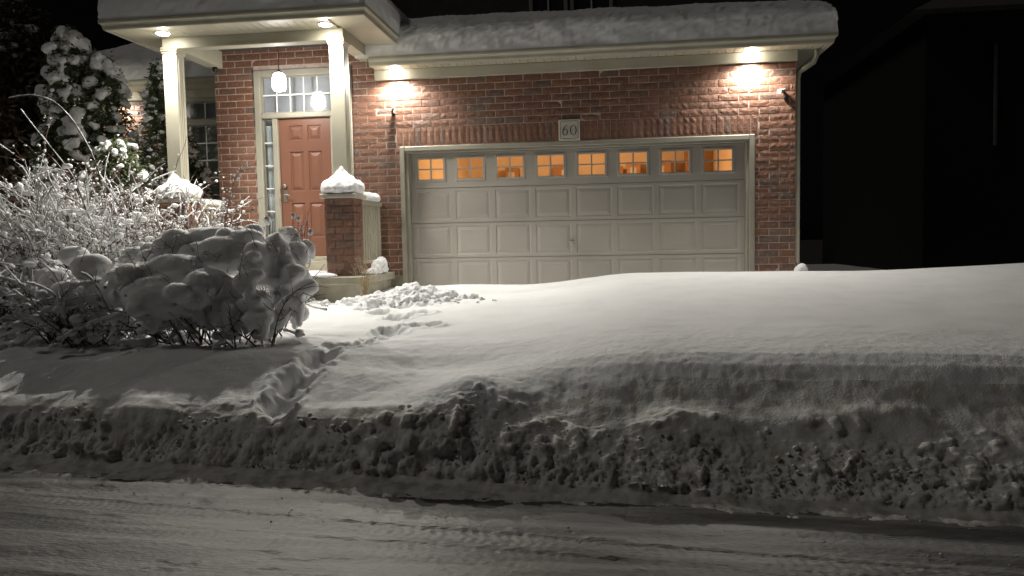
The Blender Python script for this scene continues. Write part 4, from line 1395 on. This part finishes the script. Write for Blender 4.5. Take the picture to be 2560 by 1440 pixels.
class Fast:
    """quick collector for many tubes"""
    def __init__(self): self.V = []; self.F = []; self.n = 0
    def tube(self, pts, rads, seg=4):
        P = np.array(pts); n = len(P)
        T = np.gradient(P, axis=0); T /= np.linalg.norm(T, axis=1, keepdims=True) + 1e-9
        a = np.where(np.abs(T[:, 2:3]) < 0.9, np.array([[0, 0, 1.0]]), np.array([[1.0, 0, 0]]))
        X = a - T * (a * T).sum(1, keepdims=True); X /= np.linalg.norm(X, axis=1, keepdims=True) + 1e-9
        Y = np.cross(T, X)
        an = np.arange(seg) * 2 * math.pi / seg
        R = np.asarray(rads, float).reshape(-1, 1, 1) * np.ones((n, 1, 1))
        V = P[:, None, :] + R * (np.cos(an)[None, :, None] * X[:, None, :] + np.sin(an)[None, :, None] * Y[:, None, :])
        self.V.append(V.reshape(-1, 3))
        I = np.arange(n * seg).reshape(n, seg)
        F = np.stack([I[:-1], np.roll(I, -1, 1)[:-1], np.roll(I, -1, 1)[1:], I[1:]], -1).reshape(-1, 4)
        self.F.append(F + self.n); self.n += n * seg
    def build(self, name, m, parent):
        return link(name, mesh(name, np.concatenate(self.V), np.concatenate(self.F), True), m, parent)

def blob_part(name, C, R, parent, seed, level=1, m=None, jit=0.10):
    V, F = blobs(C, R, level, jit, True, seed=seed)
    return link(name, mesh(name, V, F, True), m or SNOW, parent)

def twig_shrub(name, label, base, spread, n, Lr, lean, seed, coat=0.6, pads=400, pad_r=(0.02, 0.07), bark=BARK, droop=0.55, sub=10, zpad=(0.15, 0.75), right_low=0.0):
    rng = np.random.default_rng(seed)
    root = empty(name, base, label, 'shrub')
    wood = Fast(); ice = Fast()
    PC = []; PR = []
    allp = []
    for i in range(n):
        a = rng.uniform(0, 2 * math.pi); rr = math.sqrt(rng.random())
        p0 = (base[0] + spread[0] * rr * math.cos(a), base[1] + spread[1] * rr * math.sin(a), base[2] - 0.05)
        d0 = np.array([0.55 * rr * math.cos(a) + lean[0] + rng.normal(0, 0.22), 0.55 * rr * math.sin(a) + lean[1] + rng.normal(0, 0.22), 1.0])
        L = rng.uniform(*Lr) * (1 - 0.5 * max(0.0, rr * math.cos(a)) * (right_low))
        pts = stem_pts(p0, d0, L, 12, droop * rng.uniform(0.4, 1.6), 0.05, rng)
        wood.tube(pts, np.linspace(0.007, 0.0025, 13), 4)
        branches = [(pts, L)]
        for j in range(sub):
            k = int(rng.integers(4, 12))
            d = np.array(pts[k]) - np.array(pts[k - 1]); d /= np.linalg.norm(d)
            d = d + rng.normal(0, 0.55, 3)
            l2 = L * rng.uniform(0.15, 0.4)
            sp = stem_pts(pts[k], d, l2, 6, droop * 1.2, 0.08, rng)
            wood.tube(sp, np.linspace(0.0045, 0.002, 7), 3)
            branches.append((sp, l2))
        for (bp, l) in branches:
            bp = np.array(bp)
            allp.append(bp)
            if rng.random() < coat and len(bp) > 3:
                a0 = int(rng.integers(0, max(1, len(bp) - 3))); a1 = min(len(bp), a0 + int(rng.integers(3, 8)))
                seg = bp[a0:a1] + np.array([0, 0, 0.008])
                if len(seg) >= 3:
                    rad = rng.uniform(0.004, 0.011) * (0.55 + 0.45 * np.sin(np.linspace(0.25, math.pi - 0.25, len(seg)))) * rng.uniform(0.7, 1.25, len(seg))
                    ice.tube(seg, rad, 5)
    allp = np.concatenate(allp)
    zlo = base[2]; zhi = allp[:, 2].max()
    rel = (allp[:, 2] - zlo) / (zhi - zlo)
    cand = allp[(rel > zpad[0]) & (rel < zpad[1])]
    idx = rng.integers(0, len(cand), pads)
    PC = cand[idx] + rng.normal(0, 0.015, (pads, 3)) + np.array([0, 0, 0.01])
    r = pad_r[0] + (pad_r[1] - pad_r[0]) * rng.random(pads) ** 2.2
    PR = np.stack([r * rng.uniform(0.9, 1.7, pads), r * rng.uniform(0.8, 1.2, pads), r * rng.uniform(0.6, 1.0, pads)], -1)
    tip = allp[rel > 0.45]
    k = min(len(tip), 700)
    ii = rng.integers(0, len(tip), k)
    tr_ = 0.007 + 0.012 * rng.random(k) ** 2
    wood.build('stems', bark, root)
    ice.build('snow_coating', SNOW, root)
    lump('snow_clumps', PC[r > 0.02], PR[r > 0.02], 0.014, SNOW_SOFT, None, seed=seed + 2, amp=0.018, freq=14.0, smooth=1, parent=root)
    PC = PC[r <= 0.02]; PR = PR[r <= 0.02]
    blob_part('snow_dots', np.concatenate([PC, tip[ii] + np.array([0, 0, 0.006])]), np.concatenate([PR, np.stack([tr_ * 1.2, tr_, tr_], -1)]), root, seed + 1)
    return root

b = at(300, 640, -3.0)
twig_shrub('twiggy_shrub', 'tall arching shrub of reddish twigs coated in snow before the porch pier', (b[0] - 0.38, -2.9, gz(b[0], -2.9)), (0.70, 0.45), 270, (1.1, 2.25), (-0.28, 0.05), 301, 0.97, 4200, (0.010, 0.042), zpad=(0.15, 0.95), droop=0.8, right_low=1.1)
twig_shrub('twiggy_shrub', 'low snow-coated shrub bending over at the edge of the photo', (-3.75, -3.6, gz(-3.75, -3.6)), (0.6, 0.45), 170, (0.8, 1.55), (-0.15, 0.05), 302, 0.95, 3000, (0.011, 0.044), bark=TWIG, droop=0.8, zpad=(0.1, 0.9))
twig_shrub('twiggy_shrub', 'snowy twigs rising between the snow-buried bush and the porch rail', (-1.75, -2.9, gz(-1.75, -2.9)), (0.5, 0.3), 60, (0.4, 0.85), (0.0, 0.0), 303, 0.7, 700, (0.014, 0.048), zpad=(0.1, 0.85))

twig_shrub('twiggy_shrub', 'tall thin reddish twigs dotted with snow in front of the cedars', (-2.95, -2.3, gz(-2.95, -2.3)), (0.65, 0.25), 85, (1.5, 2.35), (-0.18, 0.05), 304, 0.35, 420, (0.008, 0.024), zpad=(0.35, 0.98), droop=0.35, right_low=0.9)

# long arching canes at the far left
def cane(name, label, pts, r, seed):
    rng = np.random.default_rng(seed)
    root = empty(name, tuple(pts[0]), label, 'branch')
    t = np.linspace(0, 1, len(pts)); tt = np.linspace(0, 1, 26)
    P = np.array(pts)
    Q = np.stack([np.interp(tt, t, P[:, i]) for i in range(3)], -1)
    for _ in range(3):
        Q[1:-1] = (Q[:-2] + 2 * Q[1:-1] + Q[2:]) / 4
    w = Fast(); w.tube(Q, np.linspace(0.010, 0.004, 26), 5); w.build('stem', BARK, root)
    ic = Fast(); ic.tube(Q[6:] + np.array([0, 0, 0.012]), r * rng.uniform(0.3, 1.5, 20), 6); ic.build('snow_coating', SNOW, root)
bz = gz(-3.6, -2.6)
cane('cane', 'long snowy cane arching highest beside the dark conifer', [(-3.05, -2.6, bz), tuple(at(250, 420, -2.6)), tuple(at(190, 310, -2.6)), tuple(at(140, 255, -2.6)), tuple(at(80, 236, -2.6)), tuple(at(22, 246, -2.6))], 0.007, 311)
cane('cane', 'straight snowy cane leaning left below the highest one', [(-3.2, -2.7, bz), tuple(at(200, 460, -2.7)), tuple(at(120, 360, -2.7)), tuple(at(85, 318, -2.7)), tuple(at(52, 275, -2.7))], 0.008, 312)

# ---- big bush buried under drooping snow
BUSH = [  # u, v, Y, ru, rv (pixels)
    (529, 594, -4.30, 98, 30), (470, 604, -4.35, 70, 28), (617, 617, -4.45, 60, 48), (562, 640, -4.50, 88, 55), (640, 660, -4.65, 42, 62), (690, 652, -4.50, 42, 72),
    (721, 592, -4.25, 32, 28), (764, 628, -4.25, 27, 32), (742, 640, -4.35, 34, 40), (708, 700, -4.50, 44, 76), (746, 712, -4.40, 36, 56), (650, 776, -4.80, 34, 52),
    (617, 702, -4.80, 26, 32), (437, 678, -4.70, 86, 46), (354, 700, -4.75, 74, 48), (417, 742, -4.85, 130, 62), (521, 722, -4.80, 72, 56), (300, 720, -4.75, 56, 54),
    (560, 745, -4.75, 60, 60), (480, 660, -4.55, 60, 40), (390, 650, -4.55, 60, 32), (442, 624, -4.45, 46, 22), (230, 670, -4.55, 60, 40), (250, 730, -4.7, 52, 42), (500, 640, -4.5, 50, 40),
    (185, 640, -4.3, 46, 28), (175, 735, -4.6, 44, 26), (600, 590, -4.3, 40, 26), (340, 640, -4.4, 46, 26), (120, 690, -4.3, 40, 24), (610, 780, -4.72, 44, 40), (700, 770, -4.55, 40, 40), (735, 770, -4.35, 26, 40)]
rngb = np.random.default_rng(401)
C = []; R = []
def put(u, v, Y, ru, rv, k=0.8):
    c = at(u, v, Y); sc_ = (Y - CAM[1]) / F_PX * 1.02
    C.append(tuple(c)); R.append((ru * sc_, 0.5 * (ru + rv) * sc_ * k, rv * sc_))
for t in BUSH:
    put(*t, k=0.65)
# low skirts of snow close to the ground
for u in range(215, 720, 34):
    put(u + rngb.normal(0, 6), 806 + rngb.normal(0, 7), -4.66 + rngb.normal(0, 0.05), rngb.uniform(22, 36), rngb.uniform(22, 32), 0.9)
for u in range(180, 700, 52):
    put(u + rngb.normal(0, 8), 838 + rngb.normal(0, 5), -4.60 + rngb.normal(0, 0.08), rngb.uniform(18, 34), rngb.uniform(10, 18), 1.0)
# rounded pillows resting over the big lobes
for _ in range(46):
    (u, v, Y, ru, rv) = BUSH[int(rngb.integers(len(BUSH)))]
    w = rngb.uniform(22, 40)
    a = rngb.uniform(-0.9, 0.9); c2 = rngb.uniform(-0.5, 0.6)
    put(u + a * ru, v + c2 * rv, Y - 0.5 * (ru + rv) * 0.0036 * 0.6 * math.sqrt(max(0, 1 - 0.8 * a * a)), w, w * rngb.uniform(0.6, 0.85), 0.8)
# drooping tongues along the lower fringe
for _ in range(70):
    (u, v, Y, ru, rv) = BUSH[int(rngb.integers(len(BUSH)))]
    if v < 690: continue
    uu = u + rngb.uniform(-0.95, 0.95) * ru
    w = rngb.uniform(9, 17)
    n_ = int(rngb.integers(2, 5))
    for q in range(n_):
        put(uu + rngb.normal(0, 2), v + 0.75 * rv + q * w * 0.95, Y - 0.10 - 0.01 * q, w * (1 - 0.16 * q), w * 1.15, 0.9)
bb = at(450, 850, -4.55)
bush = empty('snow_buried_bush', (bb[0], -4.55, gz(bb[0], -4.55)), 'large rounded bush buried under heavy drooping lobes of snow', 'bush')
lump('snow_load', C, R, 0.014, SNOW_SOFT, None, seed=402, amp=0.007, freq=5.0, smooth=11, parent=bush)
# twigs poking through the load
wood = Fast(); PC = []; PR = []
for i in range(110):
    (u, v, Y, ru, rv) = BUSH[int(rngb.integers(len(BUSH)))]
    a = rngb.uniform(-1, 1)
    p0 = at(u + a * ru, v - rngb.uniform(-0.8, 0.9) * rv, Y - 0.10)
    pts = stem_pts(p0, (rngb.normal(0, 0.5), rngb.normal(-0.5, 0.5), rngb.normal(0.5, 0.5)), rngb.uniform(0.12, 0.34), 5, 0.6, 0.15, rngb)
    wood.tube(pts, np.linspace(0.004, 0.0016, 6), 3)
    for j in range(3):
        k = int(rngb.integers(2, 6)); d = rngb.normal(0, 1, 3); d /= np.linalg.norm(d)
        e = pts[k] + d * rngb.uniform(0.03, 0.09)
        wood.tube([pts[k], e], [0.002, 0.0012], 3)
        if rngb.random() < 0.5:
            r = rngb.uniform(0.005, 0.014); PC.append(e); PR.append((r, r, r))
wood.build('twigs', TWIG, bush)
blob_part('snow_dots', np.array(PC), np.array(PR), bush, 407, 1)
# its branches: low sprawl with snow, and twigs poking out
wood = Fast(); ice = Fast(); PC = []; PR = []
for i in range(150):
    u0 = rngb.uniform(120, 715); Y0 = rngb.uniform(-4.75, -4.15)
    x0 = at(u0, 840, Y0)[0]; z0 = gz(x0, Y0)
    side = rngb.normal(-0.2 if u0 < 500 else 0.0, 0.5)
    pts = stem_pts((x0, Y0, z0 - 0.02), (side, rngb.normal(-0.25, 0.4), 1.0), rngb.uniform(0.25, 0.85), 9, rngb.uniform(0.3, 1.5), 0.10, rngb)
    wood.tube(pts, np.linspace(0.008, 0.0025, 10), 4)
    for j in range(4):
        k = int(rngb.integers(2, 9))
        d = np.array(pts[k]) - np.array(pts[k - 1]); d = d / np.linalg.norm(d) + rngb.normal(0, 0.6, 3)
        sp = stem_pts(pts[k], d, rngb.uniform(0.12, 0.35), 5, 0.8, 0.12, rngb)
        wood.tube(sp, np.linspace(0.004, 0.0018, 6), 3)
        if rngb.random() < 0.45:
            ice.tube(np.array(sp)[1:] + np.array([0, 0, 0.008]), rngb.uniform(0.008, 0.02, 5), 5)
        if rngb.random() < 0.5:
            r = rngb.uniform(0.012, 0.05); PC.append(np.array(sp[-2]) + np.array([0, 0, r * 0.3])); PR.append((r * 1.3, r, r * 0.9))
# sweeping low branches to the left
for i in range(70):
    Y0 = rngb.uniform(-4.75, -4.1)
    p0 = at(rngb.uniform(150, 420), rngb.uniform(740, 830), Y0)
    pts = stem_pts(p0, (-1.0, rngb.normal(-0.1, 0.25), rngb.uniform(-0.1, 0.75)), rngb.uniform(0.5, 1.3), 10, 1.1, 0.08, rngb)
    pts = [np.array([p[0], p[1], max(p[2], 0.66)]) for p in pts]
    wood.tube(pts, np.linspace(0.009, 0.0025, 11), 4)
    if rngb.random() < 0.75:
        ice.tube(np.array(pts)[2:10] + np.array([0, 0, 0.012]), rngb.uniform(0.010, 0.026, 8), 6)
    for q in range(9):
        k = int(rngb.integers(3, 11)); r = rngb.uniform(0.010, 0.042)
        PC.append(pts[k] + np.array([rngb.normal(0, 0.03), rngb.normal(0, 0.03), 0.01])); PR.append((r * 1.25, r, r * 0.9))
wood.build('branches', TWIG, bush)
ice.build('snow_coating', SNOW, bush)
blob_part('snow_clumps', np.array(PC), np.array(PR), bush, 403, 1)
# stalks with snow tufts beside the red door
wood = Fast(); PC = []; PR = []
for (u, v, r) in [(733, 539, .028), (746, 547, .03), (769, 556, .016), (754, 566, .018), (776, 580, .034), (757, 578, .016), (668, 552, .045), (660, 575, .04), (682, 548, .02)]:
    p = at(u, v, -4.2); q = at(u - 14, v + 90, -4.3)
    mid = (p + q) / 2 + np.array([0.02, 0, 0])
    wood.tube([q, mid, p], [0.005, 0.004, 0.003], 4); PC.append(p); PR.append((r * 0.75, r * 0.7, r))
wood.build('stalks', TWIG, bush); blob_part('snow_tufts', np.array(PC), np.array(PR), bush, 405, 2, jit=0.06)
# reddish twig with seed clusters in front of the brick between bush and door
tw = empty('seed_twig', tuple(at(590, 560, -3.6)), 'thin bare twig with snow-tipped seeds against the porch brick', 'twig')
wood = Fast(); PC = []; PR = []
P = [at(555, 600, -3.6), at(566, 540, -3.6), at(577, 480, -3.6), at(588, 445, -3.6), at(602, 428, -3.6), at(634, 420, -3.6)]
wood.tube(P, [0.006, 0.005, 0.004, 0.004, 0.003, 0.002], 4)
for k in range(26):
    t = rngb.uniform(1.0, 4.99); i = int(t); p = P[i] * (1 - t + i) + P[i + 1] * (t - i)
    e = p + rngb.normal(0, 0.035, 3)
    wood.tube([p, e], [0.002, 0.0015], 3); r = rngb.uniform(0.006, 0.016); PC.append(e); PR.append((r, r, r))
wood.build('stem', BARK, tw); blob_part('snow_tips', np.array(PC), np.array(PR), tw, 406, 1)

# ---- cedars
def cedar(name, label, base, h, rad, seed, clumps, snow_n, snow_r, prof, snow_bias=0.0, leaf=(0.05, 0.11), mt=CEDAR, zlo=0.08, cat='tree', fuse=False):
    rng = np.random.default_rng(seed)
    root = empty(name, base, label, cat)
    w = Fast()
    w.tube([(base[0], base[1], base[2] - 0.1), (base[0] + 0.02, base[1], base[2] + h * 0.5), (base[0], base[1], base[2] + h * 0.95)], [0.06 * h / 3, 0.035 * h / 3, 0.008], 7)
    N_ = clumps
    t = zlo + (1 - zlo) * rng.random(N_) ** 0.85
    ang = rng.uniform(0, 2 * math.pi, N_)
    rm = np.interp(t, *prof) * rad
    lob = 1 + 0.30 * np.sin(ang * 3 + t * 9 + seed) + 0.22 * np.sin(ang * 5 - t * 21)
    rr = rm * lob * (0.45 + 0.55 * rng.random(N_) ** 0.5)
    C0 = np.stack([base[0] + rr * np.cos(ang), base[1] + rr * np.sin(ang), base[2] + h * t], -1)
    for i in range(0, N_, 9):
        w.tube([(base[0], base[1], C0[i, 2] - 0.1), C0[i]], [0.008, 0.003], 3)
    w.build('trunk', TWIG, root)
    # leaf sprays: drooping diamond blades
    K = 6
    M = N_ * K
    c = np.repeat(C0, K, 0) + rng.normal(0, leaf[1] * 0.5, (M, 3))
    out = np.repeat(np.stack([np.cos(ang), np.sin(ang), np.full(N_, -0.35)], -1), K, 0) + rng.normal(0, 0.55, (M, 3))
    out /= np.linalg.norm(out, axis=1, keepdims=True)
    sidev = np.cross(out, rng.normal(0, 1, (M, 3))); sidev /= np.linalg.norm(sidev, axis=1, keepdims=True) + 1e-9
    L = rng.uniform(leaf[0], leaf[1], (M, 1)); Wd = L * rng.uniform(0.22, 0.42, (M, 1))
    V = np.stack([c - out * L * 0.5, c + sidev * Wd * 0.5, c + out * L * 0.6, c - sidev * Wd * 0.5], 1).reshape(-1, 3)
    F = np.arange(M * 4).reshape(M, 4)
    link('crown', mesh('crown', V, F, False), mt, root)
    # snow pads on outer clumps, heavier towards the top
    wgt = (rr / (rm + 1e-6)) ** 2 * (1 + snow_bias * t)
    # favour the side the lamps and the street see
    idx = rng.choice(N_, snow_n, replace=True, p=wgt / wgt.sum())
    r = snow_r[0] + (snow_r[1] - snow_r[0]) * rng.random(snow_n) ** 2 * np.interp(t[idx], [0, 1], [0.5, 1.2])
    PR = np.stack([r * rng.uniform(0.9, 1.5, snow_n), r * rng.uniform(0.8, 1.2, snow_n), r * rng.uniform(0.55, 1.0, snow_n)], -1)
    PCc = C0[idx] + np.array([0, 0, 0.03]) + rng.normal(0, 0.02, (snow_n, 3))
    PCc += 0.02 * np.stack([np.cos(ang[idx]), np.sin(ang[idx]), np.zeros(snow_n)], -1)
    if fuse:
        # each pad sags: add a second, lower lobe outside it, then melt them together
        dn = PCc + np.stack([0.5 * PR[:, 0] * np.cos(ang[idx]), 0.5 * PR[:, 0] * np.sin(ang[idx]), -0.7 * PR[:, 2]], -1)
        C2 = np.concatenate([PCc, dn]); R2 = np.concatenate([PR, PR * np.array([0.75, 0.75, 0.95])])
        lump('snow_clumps', C2, R2, 0.019, SNOW_SOFT, None, seed=seed + 9, amp=0.030, freq=11.0, smooth=2, parent=root)
    else:
        blob_part('snow_clumps', PCc, PR, root, seed + 9, 1, jit=0.09)
    return root
COLUMN = ([0, 0.1, 0.5, 0.8, 0.93, 1.0], [0.8, 1.0, 0.95, 0.72, 0.45, 0.08])
CONE = ([0, 0.08, 0.3, 0.6, 0.85, 1.0], [0.9, 1.0, 0.80, 0.48, 0.20, 0.03])
def gpos(u, Y):
    x = at(u, 600, Y)[0]
    return (x, Y, gz(x, Y))
g = gpos(196, 0.4); cedar('cedar', 'tallest cedar column with big white snow clumps beside the dark conifer', g, 5.15 - g[2], 0.46, 501, 2200, 480, (0.02, 0.105), COLUMN, 3.5, fuse=True)
g = gpos(283, 0.5); cedar('cedar', 'slim cedar with heavy snow in front of the lit wing wall', g, 4.72 - g[2], 0.34, 502, 1600, 230, (0.02, 0.09), COLUMN, 2.0, fuse=True)
g = gpos(402, 0.55); g = (g[0] + 0.12, g[1], g[2]); cedar('cedar', 'dense green cedar with light snow behind the porch column', g, 4.62 - g[2], 0.78, 503, 2600, 620, (0.015, 0.065), CONE, 0.2, (0.04, 0.09))
g = gpos(480, 0.75); cedar('cedar', 'low green evergreen below the wing window with snow dabs', g, 3.2 - g[2], 0.36, 504, 800, 190, (0.02, 0.08), COLUMN, 0.3, (0.04, 0.09))
g = gpos(305, -0.9); cedar('evergreen_shrub', 'short snow-dotted evergreen shrub by the pier behind the red twigs', g, 3.15 - g[2], 0.48, 505, 1100, 190, (0.015, 0.06), COLUMN, 0.8, (0.04, 0.09), cat='shrub', fuse=True)
# dull conifers further back in the dark
cx = at(60, 300, 4.0)[0]
cedar('conifer', 'large dull brown conifer standing unlit at the left edge', (cx, 4.0, 0.9), 6.7 - 0.9, 1.45, 511, 3400, 260, (0.04, 0.13), ([0, 0.1, 0.4, 0.75, 0.92, 1.0], [1.0, 1.05, 1.0, 0.72, 0.36, 0.05]), 0.5, (0.12, 0.30), OLDFIR)
cx = at(-120, 300, 2.5)[0]
cedar('conifer', 'dull brown conifer cut off by the photo edge behind the canes', (cx, 2.5, 0.9), 4.6, 1.5, 512, 2200, 160, (0.04, 0.12), ([0, 0.1, 0.4, 0.75, 0.92, 1.0], [1.0, 1.05, 1.0, 0.72, 0.36, 0.05]), 0.5, (0.12, 0.28), OLDFIR)

# dry flower stalks against the porch slab
dp = empty('dry_plant', tuple(at(915, 740, -1.68)), 'clump of dry straw coloured flower stalks against the porch slab', 'plant')
wood = Fast(); PC = []; PR = []
b = at(915, 742, -1.68)
for i in range(26):
    d = np.array([rngb.normal(0, 0.22), rngb.normal(0, 0.15), 1.0])
    pts = stem_pts(b + rngb.normal(0, 0.02, 3) * np.array([1, 1, 0.3]), d, rngb.uniform(0.28, 0.62), 5, 0.3, 0.10, rngb)
    wood.tube(pts, np.linspace(0.004, 0.002, 6), 3)
    for j in range(6):
        k = int(rngb.integers(2, 6)); p = pts[k] + rngb.normal(0, 0.018, 3)
        r = rngb.uniform(0.004, 0.010); PC.append(p); PR.append((r, r, r * 0.7))
wood.build('stalks', STRAW, dp)
blob_part('seed_heads', np.array(PC), np.array(PR), dp, 408, 0, STRAW)

# ================================================================== dark neighbour house to the right
nb = empty('neighbour_house', (13.0, 6.1, 0), 'dark unlit neighbouring house beyond the driveway', 'house')
NIGHT_WALL = mat('night_dark_wall', (0.006, 0.0055, 0.0055), 0.95, noise=(3, (0.008, 0.0075, 0.0075), 3, 0.4, 0.7))  # near-black colour carries the night darkness that hides this house
box('wall', 9.6, 18, 6.1, 14, 0, 6.2, NIGHT_WALL, nb)
m = MB(); m.add([(9.2, 5.7, 6.2), (18.4, 5.7, 6.2), (18.4, 14.4, 6.2), (9.2, 14.4, 6.2), (13.8, 10, 8.8)], [(0, 1, 4), (1, 2, 4), (2, 3, 4), (3, 0, 4), (3, 2, 1, 0)])
m.build('roof', SHINGLE, nb)
m = MB(); m.tube([(10.96, 6.04, 5.5), (10.98, 6.04, 3.4)], 0.04, 6); m.build('downspout', mat('grey_downspout', (0.10, 0.10, 0.10), 0.6, noise=(4, (0.08, 0.08, 0.08), 2, 0.4, 0.7)), nb)
w = MB().box(12.2, 13.4, 6.06, 6.098, 3.4, 4.8).build('window', NIGHT_WALL, nb)
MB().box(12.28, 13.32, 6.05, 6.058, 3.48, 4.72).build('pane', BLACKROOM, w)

for o in bpy.data.objects:
    if o.parent is not None and o.name.split('.')[0] in ('snow_coating', 'snow_clumps', 'snow_dots', 'snow_tufts', 'stems', 'twigs', 'branches', 'stalks', 'seed_heads', 'snow_tips', 'crown'):
        o['kind'] = 'stuff'
